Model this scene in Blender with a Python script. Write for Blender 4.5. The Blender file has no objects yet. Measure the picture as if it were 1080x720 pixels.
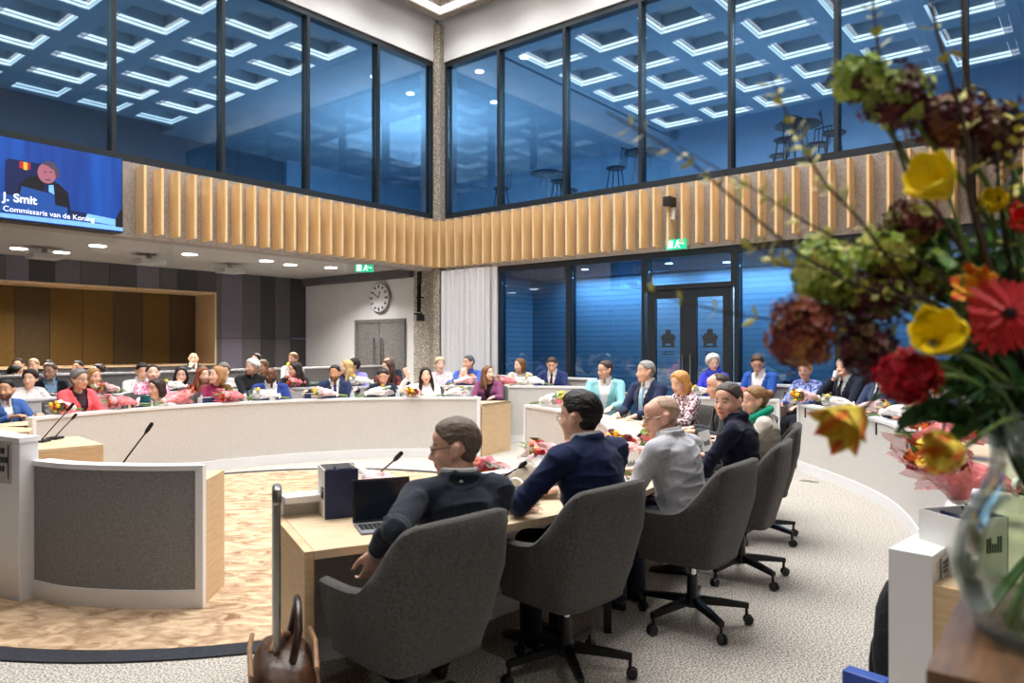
import bpy, math, random
import numpy as np
from mathutils import Vector, Matrix, noise

SC = bpy.context.scene
COL = SC.collection
RND = random.Random(7)

# ------------------------------------------------------------------ camera, world, exposure
CAM_H = 1.58
F_PX = 770.0
HORIZON = 365.0
cam_data = bpy.data.cameras.new('camera')
cam = bpy.data.objects.new('camera', cam_data)
COL.objects.link(cam)
cam.location = (0, 0, CAM_H)
cam.rotation_euler = (math.pi / 2, 0, 0)
cam_data.sensor_width = 36.0
cam_data.lens = 36.0 * F_PX / 1080.0
cam_data.shift_y = 5.0 / 1080.0
cam_data.clip_start = 0.05
cam_data.clip_end = 200
cam_data.dof.use_dof = True
cam_data.dof.focus_distance = 6.5
cam_data.dof.aperture_fstop = 2.6
SC.camera = cam

world = bpy.data.worlds.new('world')
SC.world = world
world.use_nodes = True
world.node_tree.nodes['Background'].inputs[0].default_value = (0.35, 0.5, 0.8, 1)
world.node_tree.nodes['Background'].inputs[1].default_value = 0.25

SC.view_settings.view_transform = 'Standard'
SC.view_settings.look = 'None'
SC.view_settings.exposure = 0.0
SC.view_settings.gamma = 1.0
SC.view_settings.use_curve_mapping = False
SC.cycles.max_bounces = 8
SC.cycles.diffuse_bounces = 3
SC.cycles.glossy_bounces = 3
SC.cycles.transmission_bounces = 8
SC.cycles.transparent_max_bounces = 16
SC.cycles.caustics_reflective = False
SC.cycles.caustics_refractive = False
SC.cycles.use_denoising = True

# room frame: C is the far corner of the hall, A runs along the wall with the screen (away from us),
# B runs along the other wall (away from us); a, b are negative inside the hall
C0 = Vector((-1.57, 15.7))
K = 1.092                      # metres per unit of the room grid
AX = Vector((0.633, 0.774)).normalized()
BX = Vector((-AX.y, AX.x))


def ZS(z):
    return z if z < 1.5 else CAM_H + (z - CAM_H) * K


def W(a, b, z=0.0):
    a, b = a * K, b * K
    return Vector((C0.x + a * AX.x + b * BX.x, C0.y + a * AX.y + b * BX.y, ZS(z)))


def P(px, py, d):
    return Vector(((px - 540) / F_PX * d, d, CAM_H - (py - HORIZON) / F_PX * d))


def at(px, py, z):
    return P(px, py, F_PX * (CAM_H - z) / (py - HORIZON))


def area(name, loc, sx, sy, power, color=(1, 1, 1), rot=(0, 0, 0), spread=None):
    l = bpy.data.lights.new(name, 'AREA')
    l.shape = 'RECTANGLE'
    l.size, l.size_y = sx, sy
    l.energy = power
    l.color = color
    if spread:
        l.spread = math.radians(spread)
    o = bpy.data.objects.new(name, l)
    o.location = loc
    o.rotation_euler = rot
    COL.objects.link(o)
    return o


ROOM_ROT = math.atan2(AX.y, AX.x)
COFFER_Z = 7.85
LIGHT_POWER = 40.0
A_EDGE, B_EDGE = -9.6, -9.95          # where the open hall ends and the low gallery above us begins
PITCH = 1.45
COFFER_A = [-0.36 - 0.55 - PITCH * i for i in range(6)]      # coffer centres
COFFER_B = [-0.39 - 0.55 - PITCH * i for i in range(6)]
for _a in COFFER_A:
    for _b in COFFER_B:
        area('coffer_lamp', W(_a, _b, COFFER_Z + 0.28), 1.0, 1.0, LIGHT_POWER, (1.0, 0.985, 0.965), (0, 0, ROOM_ROT), 118)

# ------------------------------------------------------------------ materials


def lin(c):
    return tuple((x / 12.92 if x <= 0.04045 else ((x + 0.055) / 1.055) ** 2.4) for x in c)


def rgb(r, g, b):
    return lin((r / 255, g / 255, b / 255))


MATS = {}


def mat(name, color=(0.5, 0.5, 0.5), rough=0.6, metal=0.0, var=0.06, scale=20.0, bump=0.0, bscale=60.0, stretch=None,
        color2=None, emit=None, estr=1.0, spec=0.5, sheen=0.0, coat=0.0, kind='noise', lo=0.35, hi=0.65, attr=None, coords='Object'):
    if name in MATS:
        return MATS[name]
    m = bpy.data.materials.new(name)
    MATS[name] = m
    m.use_nodes = True
    nt = m.node_tree
    n, L = nt.nodes, nt.links
    b = n['Principled BSDF']
    b.inputs['Roughness'].default_value = rough
    b.inputs['Metallic'].default_value = metal
    b.inputs['Specular IOR Level'].default_value = spec
    if sheen:
        b.inputs['Sheen Weight'].default_value = sheen
    if coat:
        b.inputs['Coat Weight'].default_value = coat
    tc = n.new('ShaderNodeTexCoord')
    mp = n.new('ShaderNodeMapping')
    L.new(tc.outputs[coords], mp.inputs[0])
    if stretch:
        mp.inputs['Scale'].default_value = stretch
    if kind == 'noise':
        t = n.new('ShaderNodeTexNoise')
        t.inputs['Scale'].default_value = scale
        t.inputs['Detail'].default_value = 4
        out = t.outputs['Fac']
    elif kind == 'wave':
        t = n.new('ShaderNodeTexWave')
        t.inputs['Scale'].default_value = scale
        t.inputs['Distortion'].default_value = 3
        t.inputs['Detail'].default_value = 3
        t.bands_direction = 'Z'
        out = t.outputs['Fac']
    elif kind == 'voronoi':
        t = n.new('ShaderNodeTexVoronoi')
        t.inputs['Scale'].default_value = scale
        out = t.outputs['Distance']
    L.new(mp.outputs[0], t.inputs['Vector'])
    r = n.new('ShaderNodeValToRGB')
    r.color_ramp.elements[0].position = lo
    r.color_ramp.elements[1].position = hi
    c2 = color2 if color2 is not None else tuple(min(1, x * (1 + var) + var * 0.02) for x in color)
    c1 = color if color2 is not None else tuple(x * (1 - var) for x in color)
    r.color_ramp.elements[0].color = (*c1, 1)
    r.color_ramp.elements[1].color = (*c2, 1)
    L.new(out, r.inputs[0])
    csock = r.outputs[0]
    if attr:
        at_ = n.new('ShaderNodeAttribute')
        at_.attribute_name = attr
        mx = n.new('ShaderNodeMix')
        mx.data_type = 'RGBA'
        mx.blend_type = 'MULTIPLY'
        mx.inputs[0].default_value = 1.0
        L.new(r.outputs[0], mx.inputs[6])
        L.new(at_.outputs['Color'], mx.inputs[7])
        csock = mx.outputs[2]
    L.new(csock, b.inputs['Base Color'])
    if emit is not None:
        b.inputs['Emission Color'].default_value = (*emit, 1)
        b.inputs['Emission Strength'].default_value = estr
    if bump:
        t2 = n.new('ShaderNodeTexNoise')
        t2.inputs['Scale'].default_value = bscale
        t2.inputs['Detail'].default_value = 5
        L.new(mp.outputs[0], t2.inputs['Vector'])
        bp = n.new('ShaderNodeBump')
        bp.inputs['Strength'].default_value = min(1, bump)
        bp.inputs['Distance'].default_value = 0.01 * max(1, bump)
        L.new(t2.outputs['Fac'], bp.inputs['Height'])
        L.new(bp.outputs[0], b.inputs['Normal'])
    return m


def glass_mat(name, tint, refl=0.12, rough=0.0):
    """architectural pane: tinted see-through plus mirror reflection by angle"""
    m = bpy.data.materials.new(name)
    MATS[name] = m
    m.use_nodes = True
    nt = m.node_tree
    n, L = nt.nodes, nt.links
    n.remove(n['Principled BSDF'])
    tr = n.new('ShaderNodeBsdfTransparent')
    tr.inputs[0].default_value = (*tint, 1)
    gl = n.new('ShaderNodeBsdfGlossy')
    gl.inputs['Roughness'].default_value = rough
    gl.inputs[0].default_value = (0.9, 0.95, 1, 1)
    fr = n.new('ShaderNodeLayerWeight')
    fr.inputs[0].default_value = 0.25
    mm = n.new('ShaderNodeMath')
    mm.operation = 'MULTIPLY_ADD'
    mm.inputs[1].default_value = 0.55
    mm.inputs[2].default_value = refl
    mm.use_clamp = True
    L.new(fr.outputs['Fresnel'], mm.inputs[0])
    mx = n.new('ShaderNodeMixShader')
    L.new(mm.outputs[0], mx.inputs[0])
    L.new(tr.outputs[0], mx.inputs[1])
    L.new(gl.outputs[0], mx.inputs[2])
    L.new(mx.outputs[0], n['Material Output'].inputs[0])
    return m


def film_mat(name, tint=(1, 1, 1), opacity=0.3, rough=0.12):
    """thin wrapping film: mostly clear with crisp highlights"""
    m = bpy.data.materials.new(name)
    MATS[name] = m
    m.use_nodes = True
    nt = m.node_tree
    n, L = nt.nodes, nt.links
    b = n['Principled BSDF']
    b.inputs['Base Color'].default_value = (*tint, 1)
    b.inputs['Roughness'].default_value = rough
    t = n.new('ShaderNodeTexNoise')
    t.inputs['Scale'].default_value = 26
    tc = n.new('ShaderNodeTexCoord')
    L.new(tc.outputs['Object'], t.inputs['Vector'])
    bp = n.new('ShaderNodeBump')
    bp.inputs['Strength'].default_value = 0.9
    bp.inputs['Distance'].default_value = 0.02
    L.new(t.outputs['Fac'], bp.inputs['Height'])
    L.new(bp.outputs[0], b.inputs['Normal'])
    tr = n.new('ShaderNodeBsdfTransparent')
    mx = n.new('ShaderNodeMixShader')
    mx.inputs[0].default_value = opacity
    L.new(tr.outputs[0], mx.inputs[1])
    L.new(b.outputs[0], mx.inputs[2])
    L.new(mx.outputs[0], n['Material Output'].inputs[0])
    return m


# ------------------------------------------------------------------ object helpers


def tag(o, label=None, cat=None, group=None, kind=None):
    if label:
        o['label'] = label
    if cat:
        o['category'] = cat
    if group:
        o['group'] = group
    if kind:
        o['kind'] = kind
    return o


def empty(name, loc=(0, 0, 0), yaw=0.0, label=None, cat=None, group=None):
    o = bpy.data.objects.new(name, None)
    o.empty_display_size = 0.1
    o.location = loc
    o.rotation_euler = (0, 0, yaw)
    COL.objects.link(o)
    return tag(o, label, cat, group)


def dup(root, loc=None, rot=None, label=None, group=None):
    r = root.copy()
    COL.objects.link(r)
    if loc is not None:
        r.location = loc
    if rot is not None:
        r.rotation_euler = rot
    if label:
        r['label'] = label
    if group:
        r['group'] = group

    def kids(src, dst):
        for ch in list(src.children):
            c = ch.copy()
            COL.objects.link(c)
            c.parent = dst
            kids(ch, c)
    kids(root, r)
    return r


class MB:
    """collects shapes and links them as ONE mesh object"""

    def __init__(self):
        self.v, self.f, self.m, self.k = [], [], [], 0

    def mi(self, k):
        self.k = k
        return self

    def add(self, vs, fs):
        o = len(self.v)
        self.v.extend([tuple(x) for x in vs])
        for f in fs:
            self.f.append(tuple(i + o for i in f))
            self.m.append(self.k)
        return self

    def hexa(self, c8):
        return self.add(c8, [(0, 3, 2, 1), (4, 5, 6, 7), (0, 1, 5, 4), (1, 2, 6, 5), (2, 3, 7, 6), (3, 0, 4, 7)])

    def box(self, x0, x1, y0, y1, z0, z1):
        return self.hexa([(x0, y0, z0), (x1, y0, z0), (x1, y1, z0), (x0, y1, z0), (x0, y0, z1), (x1, y0, z1), (x1, y1, z1), (x0, y1, z1)])

    def rbox(self, a0, a1, b0, b1, z0, z1):
        q = [(a0, b0), (a1, b0), (a1, b1), (a0, b1)]
        return self.hexa([W(a, b, z0) for a, b in q] + [W(a, b, z1) for a, b in q])

    def obox(self, c, u, v, w):
        """box about c with half-extent vectors u, v, w"""
        c, u, v, w = Vector(c), Vector(u), Vector(v), Vector(w)
        return self.hexa([c - u - v - w, c + u - v - w, c + u + v - w, c - u + v - w, c - u - v + w, c + u - v + w, c + u + v + w, c - u + v + w])

    def prism(self, poly, z0, z1):
        n = len(poly)
        self.add([(x, y, z0) for x, y in poly] + [(x, y, z1) for x, y in poly],
                 [tuple(range(n - 1, -1, -1)), tuple(range(n, 2 * n))] + [(i, (i + 1) % n, n + (i + 1) % n, n + i) for i in range(n)])
        return self

    def rings(self, rings, close=True, cap=True):
        n = len(rings[0])
        vs = [p for r in rings for p in r]
        fs = []
        for i in range(len(rings) - 1):
            for j in range(n if close else n - 1):
                k = (j + 1) % n
                fs.append((i * n + j, i * n + k, (i + 1) * n + k, (i + 1) * n + j))
        if cap:
            fs.append(tuple(range(n - 1, -1, -1)))
            fs.append(tuple((len(rings) - 1) * n + j for j in range(n)))
        return self.add(vs, fs)

    def lathe(self, prof, n=20, c=(0, 0, 0), cap=True):
        c = Vector(c)
        return self.rings([[(c.x + r * math.cos(2 * math.pi * j / n), c.y + r * math.sin(2 * math.pi * j / n), c.z + z) for j in range(n)] for r, z in prof], cap=cap)

    def tube(self, pts, radii, n=8, round_ends=False):
        pts = [Vector(p) for p in pts]
        if not hasattr(radii, '__len__'):
            radii = [radii] * len(pts)
        radii = list(radii)
        if round_ends:
            d0 = (pts[0] - pts[1]).normalized()
            d1 = (pts[-1] - pts[-2]).normalized()
            r0, r1 = radii[0], radii[-1]
            ang = [0.97, 0.75, 0.4]
            pre = [(pts[0] + d0 * r0 * s, r0 * math.sqrt(1 - s * s)) for s in ang]
            post = [(pts[-1] + d1 * r1 * s, r1 * math.sqrt(1 - s * s)) for s in reversed(ang)]
            pts = [p for p, _ in pre] + pts + [p for p, _ in post]
            radii = [r for _, r in pre] + radii + [r for _, r in post]
        t0 = (pts[1] - pts[0]).normalized()
        up = Vector((0, 0, 1)) if abs(t0.z) < 0.9 else Vector((1, 0, 0))
        x = t0.cross(up).normalized()
        rings = []
        for i, p in enumerate(pts):
            if i == 0:
                t = pts[1] - pts[0]
            elif i == len(pts) - 1:
                t = pts[-1] - pts[-2]
            else:
                t = pts[i + 1] - pts[i - 1]
            t.normalize()
            x = (x - t * x.dot(t))
            if x.length < 1e-6:
                x = t.orthogonal()
            x.normalize()
            y = t.cross(x)
            rings.append([p + (x * math.cos(2 * math.pi * j / n) + y * math.sin(2 * math.pi * j / n)) * radii[i] for j in range(n)])
        return self.rings(rings)

    def ell(self, c, r, R=None, nu=12, nv=8, fn=None):
        c = Vector(c)
        vs = [Vector((0, 0, -1))]
        for i in range(1, nv):
            th = -math.pi / 2 + math.pi * i / nv
            for j in range(nu):
                ph = 2 * math.pi * j / nu
                vs.append(Vector((math.cos(th) * math.cos(ph), math.cos(th) * math.sin(ph), math.sin(th))))
        vs.append(Vector((0, 0, 1)))
        out = []
        for d in vs:
            p = Vector((d.x * r[0], d.y * r[1], d.z * r[2]))
            if fn:
                p = fn(d, p)
            if R is not None:
                p = R @ p
            out.append(p + c)
        fs = []
        for j in range(nu):
            fs.append((0, 1 + (j + 1) % nu, 1 + j))
            t = 1 + (nv - 2) * nu
            fs.append((len(vs) - 1, t + j, t + (j + 1) % nu))
        for i in range(nv - 2):
            for j in range(nu):
                a = 1 + i * nu
                k = (j + 1) % nu
                fs.append((a + j, a + k, a + nu + k, a + nu + j))
        return self.add(out, fs)

    def mesh(self, name, mats, smooth=None):
        me = bpy.data.meshes.new(name)
        me.from_pydata(self.v, [], self.f)
        if not isinstance(mats, (list, tuple)):
            mats = [mats]
        for m in mats:
            me.materials.append(MATS[m] if isinstance(m, str) else m)
        if len(mats) > 1:
            me.polygons.foreach_set('material_index', self.m)
        if smooth is not None:
            me.polygons.foreach_set('use_smooth', [True] * len(me.polygons))
            me.set_sharp_from_angle(angle=math.radians(smooth))
        me.update()
        return me

    def build(self, name, mats, parent=None, smooth=None, bevel=0.0, label=None, cat=None, group=None, kind=None, loc=None, rot=None):
        o = bpy.data.objects.new(name, self.mesh(name, mats, smooth))
        COL.objects.link(o)
        if parent is not None:
            o.parent = parent
        if loc is not None:
            o.location = loc
        if rot is not None:
            o.rotation_euler = rot
        if bevel:
            md = o.modifiers.new('bevel', 'BEVEL')
            md.width = bevel
            md.segments = 2
            md.limit_method = 'ANGLE'
        return tag(o, label, cat, group, kind)


def spline(pts, n=12):
    """Catmull-Rom through 2D/3D points"""
    pts = [Vector(p) for p in pts]
    q = [pts[0] * 2 - pts[1]] + pts + [pts[-1] * 2 - pts[-2]]
    out = []
    for i in range(1, len(q) - 2):
        for k in range(n):
            t = k / n
            p0, p1, p2, p3 = q[i - 1], q[i], q[i + 1], q[i + 2]
            out.append(0.5 * ((2 * p1) + (p2 - p0) * t + (2 * p0 - 5 * p1 + 4 * p2 - p3) * t * t + (3 * p1 - p0 - 3 * p2 + p3) * t ** 3))
    out.append(pts[-1])
    return out


def offset(line, d):
    """2D polyline shifted by d to its left-hand side"""
    out = []
    for i, p in enumerate(line):
        t = (line[min(i + 1, len(line) - 1)] - line[max(i - 1, 0)]).normalized()
        out.append(Vector((p.x - t.y * d, p.y + t.x * d)))
    return out


def strip(mb, line, d0, d1, z0, z1):
    """wall-like solid along a 2D line between offsets d0..d1"""
    a, b = offset(line, d0), offset(line, d1)
    rings = [[(p.x, p.y, z0), (q.x, q.y, z0), (q.x, q.y, z1), (p.x, p.y, z1)] for p, q in zip(a, b)]
    return mb.rings(rings)


def tilt(o, m4):
    o.matrix_world = m4
    return o
# ------------------------------------------------------------------ surface materials
mat('white_wall', rgb(222, 222, 222), 0.8, var=0.02, scale=3, bump=0.05)
mat('ceiling_white', rgb(196, 194, 190), 0.85, var=0.02, scale=4)
mat('concrete', rgb(150, 142, 130), 0.9, var=0.25, scale=18, bump=0.4, bscale=45)
mat('fascia_concrete', rgb(152, 143, 136), 0.9, var=0.2, scale=40, bump=0.5, bscale=70)
mat('pebble', rgb(92, 84, 74), 0.85, color2=rgb(205, 196, 180), kind='voronoi', scale=26, bump=1.0, bscale=50, lo=0.1, hi=0.75)
mat('carpet', rgb(84, 81, 77), 0.95, color2=rgb(214, 207, 198), scale=100, bump=0.1, bscale=180, lo=0.36, hi=0.62, spec=0.1)
mat('rug_border', rgb(52, 54, 60), 0.9, var=0.15, scale=60, spec=0.1)
mat('oak', rgb(205, 172, 130), 0.5, color2=rgb(222, 192, 152), scale=6, stretch=(1, 1, 14), lo=0.3, hi=0.7)
mat('oak_top', rgb(214, 188, 152), 0.42, color2=rgb(226, 204, 172), scale=5, stretch=(2, 12, 2), lo=0.3, hi=0.7)
mat('oak_fin', rgb(226, 184, 128), 0.5, color2=rgb(240, 206, 156), scale=5, stretch=(3, 3, 0.4), lo=0.3, hi=0.7)
mat('dark_oak', rgb(86, 58, 36), 0.4, color2=rgb(116, 84, 54), scale=4, stretch=(2, 14, 4), lo=0.3, hi=0.7)
mat('dark_frame', rgb(44, 50, 56), 0.4, 0.4, var=0.04)
mat('black_metal', rgb(22, 22, 24), 0.35, 0.5, var=0.05)
mat('black_plastic', rgb(20, 20, 22), 0.45, var=0.05)
mat('chrome', rgb(205, 205, 205), 0.18, 1.0, var=0.02)
mat('steel', rgb(160, 158, 152), 0.3, 1.0, var=0.04)
mat('white_lacquer', rgb(232, 232, 234), 0.35, var=0.01)
mat('panel_fabric', rgb(196, 192, 188), 0.9, color2=rgb(220, 216, 211), scale=60, stretch=(1, 1, 3), bump=0.2, bscale=150, lo=0.3, hi=0.7, spec=0.1)
mat('dark_panel_fabric', rgb(116, 116, 117), 0.9, color2=rgb(154, 153, 153), scale=70, stretch=(1, 1, 3), bump=0.2, bscale=150, lo=0.3, hi=0.7, spec=0.1)
mat('lamp_strip', (0.9, 0.9, 0.9), 0.5, emit=(1, 0.97, 0.93), estr=1.7, var=0.01)
mat('hall_lamp_strip', (0.9, 0.9, 0.9), 0.5, emit=(1, 0.97, 0.93), estr=3.0, var=0.01)
mat('spot_disc', (0.9, 0.9, 0.9), 0.5, emit=(1, 0.96, 0.9), estr=9.0, var=0.01)
mat('soffit', rgb(168, 164, 158), 0.85, var=0.03, scale=5)
mat('device_grey', rgb(176, 174, 170), 0.5, var=0.03)
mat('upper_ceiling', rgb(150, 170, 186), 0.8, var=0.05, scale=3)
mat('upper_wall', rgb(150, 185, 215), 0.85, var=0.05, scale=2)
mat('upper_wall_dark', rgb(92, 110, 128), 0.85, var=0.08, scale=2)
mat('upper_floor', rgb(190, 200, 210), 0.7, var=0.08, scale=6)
mat('acoustic_red', rgb(190, 84, 70), 0.8, var=0.05)
mat('corridor_wall', rgb(134, 150, 166), 0.8, color2=rgb(160, 174, 188), scale=2.6, kind='wave', lo=0.05, hi=0.35)
MATS['corridor_wall'].node_tree.nodes['Wave Texture'].inputs['Distortion'].default_value = 0.4
mat('curtain', rgb(232, 231, 234), 0.85, var=0.03)
mat('ochre', rgb(98, 71, 16), 0.8, var=0.12, scale=30)
mat('ochre_brown', rgb(74, 57, 28), 0.8, var=0.12, scale=30)
mat('exit_green', rgb(20, 170, 130), 0.5, emit=rgb(30, 205, 150), estr=0.8, var=0.02)
mat('exit_white', (0.9, 0.9, 0.9), 0.5, emit=(0.85, 1, 0.95), estr=1.2, var=0.01)
mat('ink', rgb(36, 40, 44), 0.6, var=0.02)
mat('door_grey', rgb(98, 96, 94), 0.6, color2=rgb(124, 121, 118), scale=9, stretch=(1, 1, 4))
glass_mat('upper_glass', rgb(188, 208, 221), 0.05)
glass_mat('lower_glass', rgb(176, 206, 226), 0.06)
glass_mat('door_glass', rgb(200, 222, 238), 0.10)
for i, c in enumerate([(104, 101, 106), (84, 82, 84), (116, 110, 122), (72, 70, 72), (96, 94, 95), (108, 106, 110)]):
    mat('felt_%d' % i, rgb(*c), 0.9, var=0.1, scale=50, bump=0.2, spec=0.1)

# rug: shimmering gold pile, laid in streaks
m = mat('rug', rgb(126, 88, 55), 0.75, color2=rgb(214, 186, 152), scale=3.6, stretch=(1.5, 2.6, 1), bump=0.3, bscale=60, lo=0.33, hi=0.63, sheen=0.2, spec=0.2)
m.node_tree.nodes['Noise Texture'].inputs['Detail'].default_value = 8
m.node_tree.nodes['Noise Texture'].inputs['Roughness'].default_value = 0.62
m.node_tree.nodes['Noise Texture'].inputs['Distortion'].default_value = 1.1

# ------------------------------------------------------------------ floor and rug
S = 'structure'
MB().rbox(-16, 6, -16, 6, -0.2, 0).build('floor', 'carpet', kind=S)
RUGC = Vector((-2.15, 6.53))


def disc(r0, r1, z0, z1, n=96):
    mb = MB()
    ri, ro = [], []
    rings = []
    for j in range(n + 1):
        a = 2 * math.pi * j / n
        c, s = math.cos(a), math.sin(a)
        rings.append([(RUGC.x + r * c, RUGC.y + r * s, z) for r, z in ((r0, z0), (r1, z0), (r1, z1), (r0, z1))])
    return mb.rings(rings, cap=False)


mb = MB()
mb.prism([(RUGC.x + 2.76 * math.cos(2 * math.pi * j / 96), RUGC.y + 2.76 * math.sin(2 * math.pi * j / 96)) for j in range(96)], 0.0, 0.012)
rug = mb.build('rug', 'rug', label='round gold shimmering rug on the floor inside the ring of desks', cat='rug')
disc(2.76, 2.9, 0.0, 0.010).build('border', 'rug_border', rug, label='dark blue-grey border band')

# ------------------------------------------------------------------ hall shell
HZ = 8.25
GZ = 3.15                      # underside of the galleries
# white bands above the upper glazing
MB().rbox(-15, 0, 0, 0.3, 7.14, HZ).build('wall_left', 'white_wall', kind=S)
MB().rbox(0, 0.3, -15, 0, 7.14, HZ).build('wall_right', 'white_wall', kind=S)
# fascias carrying the fins
MB().rbox(-15, 0, 0, 0.3, 3.05, 4.06).build('trim_1', 'fascia_concrete', kind=S)
MB().rbox(0, 0.3, -15, 0, 3.05, 4.06).build('trim_2', 'fascia_concrete', kind=S)
# walls behind the camera
MB().rbox(-16, 6, -15.2, -15, 0, HZ).build('wall_back', 'white_wall', kind=S)
MB().rbox(-15.2, -15, -16, 6, 0, HZ).build('wall_near', 'white_wall', kind=S)
# low galleries over the camera
MB().rbox(A_EDGE - 6, A_EDGE, -15, 0, GZ, HZ).build('ceiling_near', 'ceiling_white', kind=S)
MB().rbox(A_EDGE, 0, -15, B_EDGE, GZ, HZ).build('ceiling_back', 'ceiling_white', kind=S)
# corner column and the pier under it
MB().rbox(-0.13, 0.15, -0.13, 0.15, 0, COFFER_Z).build('column_corner', 'concrete', kind=S)
MB().rbox(0.0, 0.3, 0.15, 0.72, 0, GZ).build('pier', 'pebble', kind=S)
MB().rbox(-0.15, -0.128, -0.15, 0.0, 0, COFFER_Z).build('column_edge', 'pebble', kind=S)


def coffer_grid(name, ca, cb, z, half, mats_, kind=S, depth=0.4):
    """slab with square recesses centred on ca x cb"""
    ca, cb = sorted(ca), sorted(cb)
    p = PITCH / 2
    mb = MB()
    a_lo, a_hi, b_lo, b_hi = ca[0] - p, ca[-1] + p, cb[0] - p, cb[-1] + p
    mb.rbox(a_lo, a_hi, b_lo, b_hi, z + depth, z + depth + 0.1)
    ed = a_lo
    for c in ca:
        mb.rbox(ed, c - half, b_lo, b_hi, z, z + depth)
        ed = c + half
    mb.rbox(ed, a_hi, b_lo, b_hi, z, z + depth)
    for c in ca:
        ed = b_lo
        for d in cb:
            mb.rbox(c - half, c + half, ed, d - half, z + 0.001, z + depth)
            ed = d + half
        mb.rbox(c - half, c + half, ed, b_hi, z + 0.001, z + depth)
    return mb.build(name, mats_, kind=kind)


coffer_grid('ceiling', COFFER_A, COFFER_B, COFFER_Z, 0.55, 'concrete')


def coffer_light_mesh(half, mname):
    mb = MB()
    t = 0.05
    for z0 in (0.03, 0.105):
        z1 = z0 + 0.045
        h = half - 0.004
        w = 0.012
        mb.box(-h, h, h - w, h, z0, z1).box(-h, h, -h, -h + w, z0, z1)
        mb.box(h - w, h, -h + w, h - w, z0, z1).box(-h, -h + w, -h + w, h - w, z0, z1)
    return mb


def coffer_lights(ca, cb, z, half, mname, label, group):
    me = coffer_light_mesh(half, mname).mesh('coffer_light', mname)
    for a in ca:
        for b in cb:
            o = bpy.data.objects.new('coffer_light', me)
            COL.objects.link(o)
            o.location = W(a, b, z)
            o.rotation_euler = (0, 0, ROOM_ROT)
            o.scale = (K, K, K)
            tag(o, label, 'ceiling light', group)


coffer_lights(COFFER_A, COFFER_B, COFFER_Z, 0.55, 'hall_lamp_strip', 'square ring of white light strips inside a concrete hall ceiling coffer', 'coffer lights above the hall')

# upper floors behind the glazing: left side (b > 0) and right side (a > 0)
UZ = 4.1
LA = [-0.62 - PITCH * i for i in range(8)]
LB = [1.15 + PITCH * i for i in range(7)]
LA = [x - 0.2 for x in LA]
coffer_grid('ceiling_upper_left', LA, LB, COFFER_Z, 0.52, 'upper_ceiling')
coffer_lights(LA, LB, COFFER_Z, 0.52, 'lamp_strip', 'square ring of white light strips in the ceiling behind the glazing above the screen', 'coffer lights behind the screen wall glazing')
RA = [1.15 + PITCH * i for i in range(6)]
RB = [-0.82 - PITCH * i for i in range(8)]
coffer_grid('ceiling_upper_right', RA, RB, COFFER_Z, 0.52, 'upper_ceiling')
coffer_lights(RA, RB, COFFER_Z, 0.52, 'lamp_strip', 'square ring of white light strips in the ceiling behind the glazing above the entrance doors', 'coffer lights behind the entrance wall glazing')
# the plain ceiling strips around the coffers and the corner bay
mb = MB()
mb.rbox(-0.1, 12, 0.0, 12, COFFER_Z, COFFER_Z + 0.5)
mb.rbox(-14, -0.1, 0.3, LB[0] - PITCH / 2, COFFER_Z, COFFER_Z + 0.5)
mb.rbox(0.3, RA[0] - PITCH / 2, -14, -0.1, COFFER_Z, COFFER_Z + 0.5)
mb.build('ceiling_upper_corner', 'upper_ceiling', kind=S)
MB().rbox(-15, 12, 0.3, 12, 3.3, UZ).build('floor_upper_left', 'upper_floor', kind=S)
MB().rbox(0.3, 12, -15, 0.3, 3.3, UZ).build('floor_upper_right', 'upper_floor', kind=S)
MB().rbox(-15, 4, 11.4, 11.6, UZ, 8.3).build('wall_upper_left', 'upper_wall_dark', kind=S)
MB().rbox(10.2, 10.4, -15, 12, UZ, 8.3).build('wall_upper_right', 'upper_wall', kind=S)
MB().rbox(4, 10.3, 11.2, 11.4, UZ, 8.3).build('wall_upper_corner', 'upper_wall', kind=S)
# broad bluish fill lights added to brighten the upper floors
area('upper_floor_fill', W(5, -4, 7.7), 4, 8, 900, (0.74, 0.89, 1.0), (0, 0, ROOM_ROT))
area('upper_floor_fill', W(3.5, 4.5, 7.7), 5, 6, 560, (0.72, 0.89, 1.0), (0, 0, ROOM_ROT))
area('upper_floor_fill', W(-6, 6, 7.7), 8, 6, 330, (0.86, 0.95, 0.96), (0, 0, ROOM_ROT))

for a, b, pw in ((3.5, 4.5, 300),):
    area('uplight_fill', W(a, b, 5.6), 3, 3, pw, (0.74, 0.89, 1.0), (math.pi, 0, 0))  # upward fill light added to lift the ceiling of the corner bay

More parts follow.
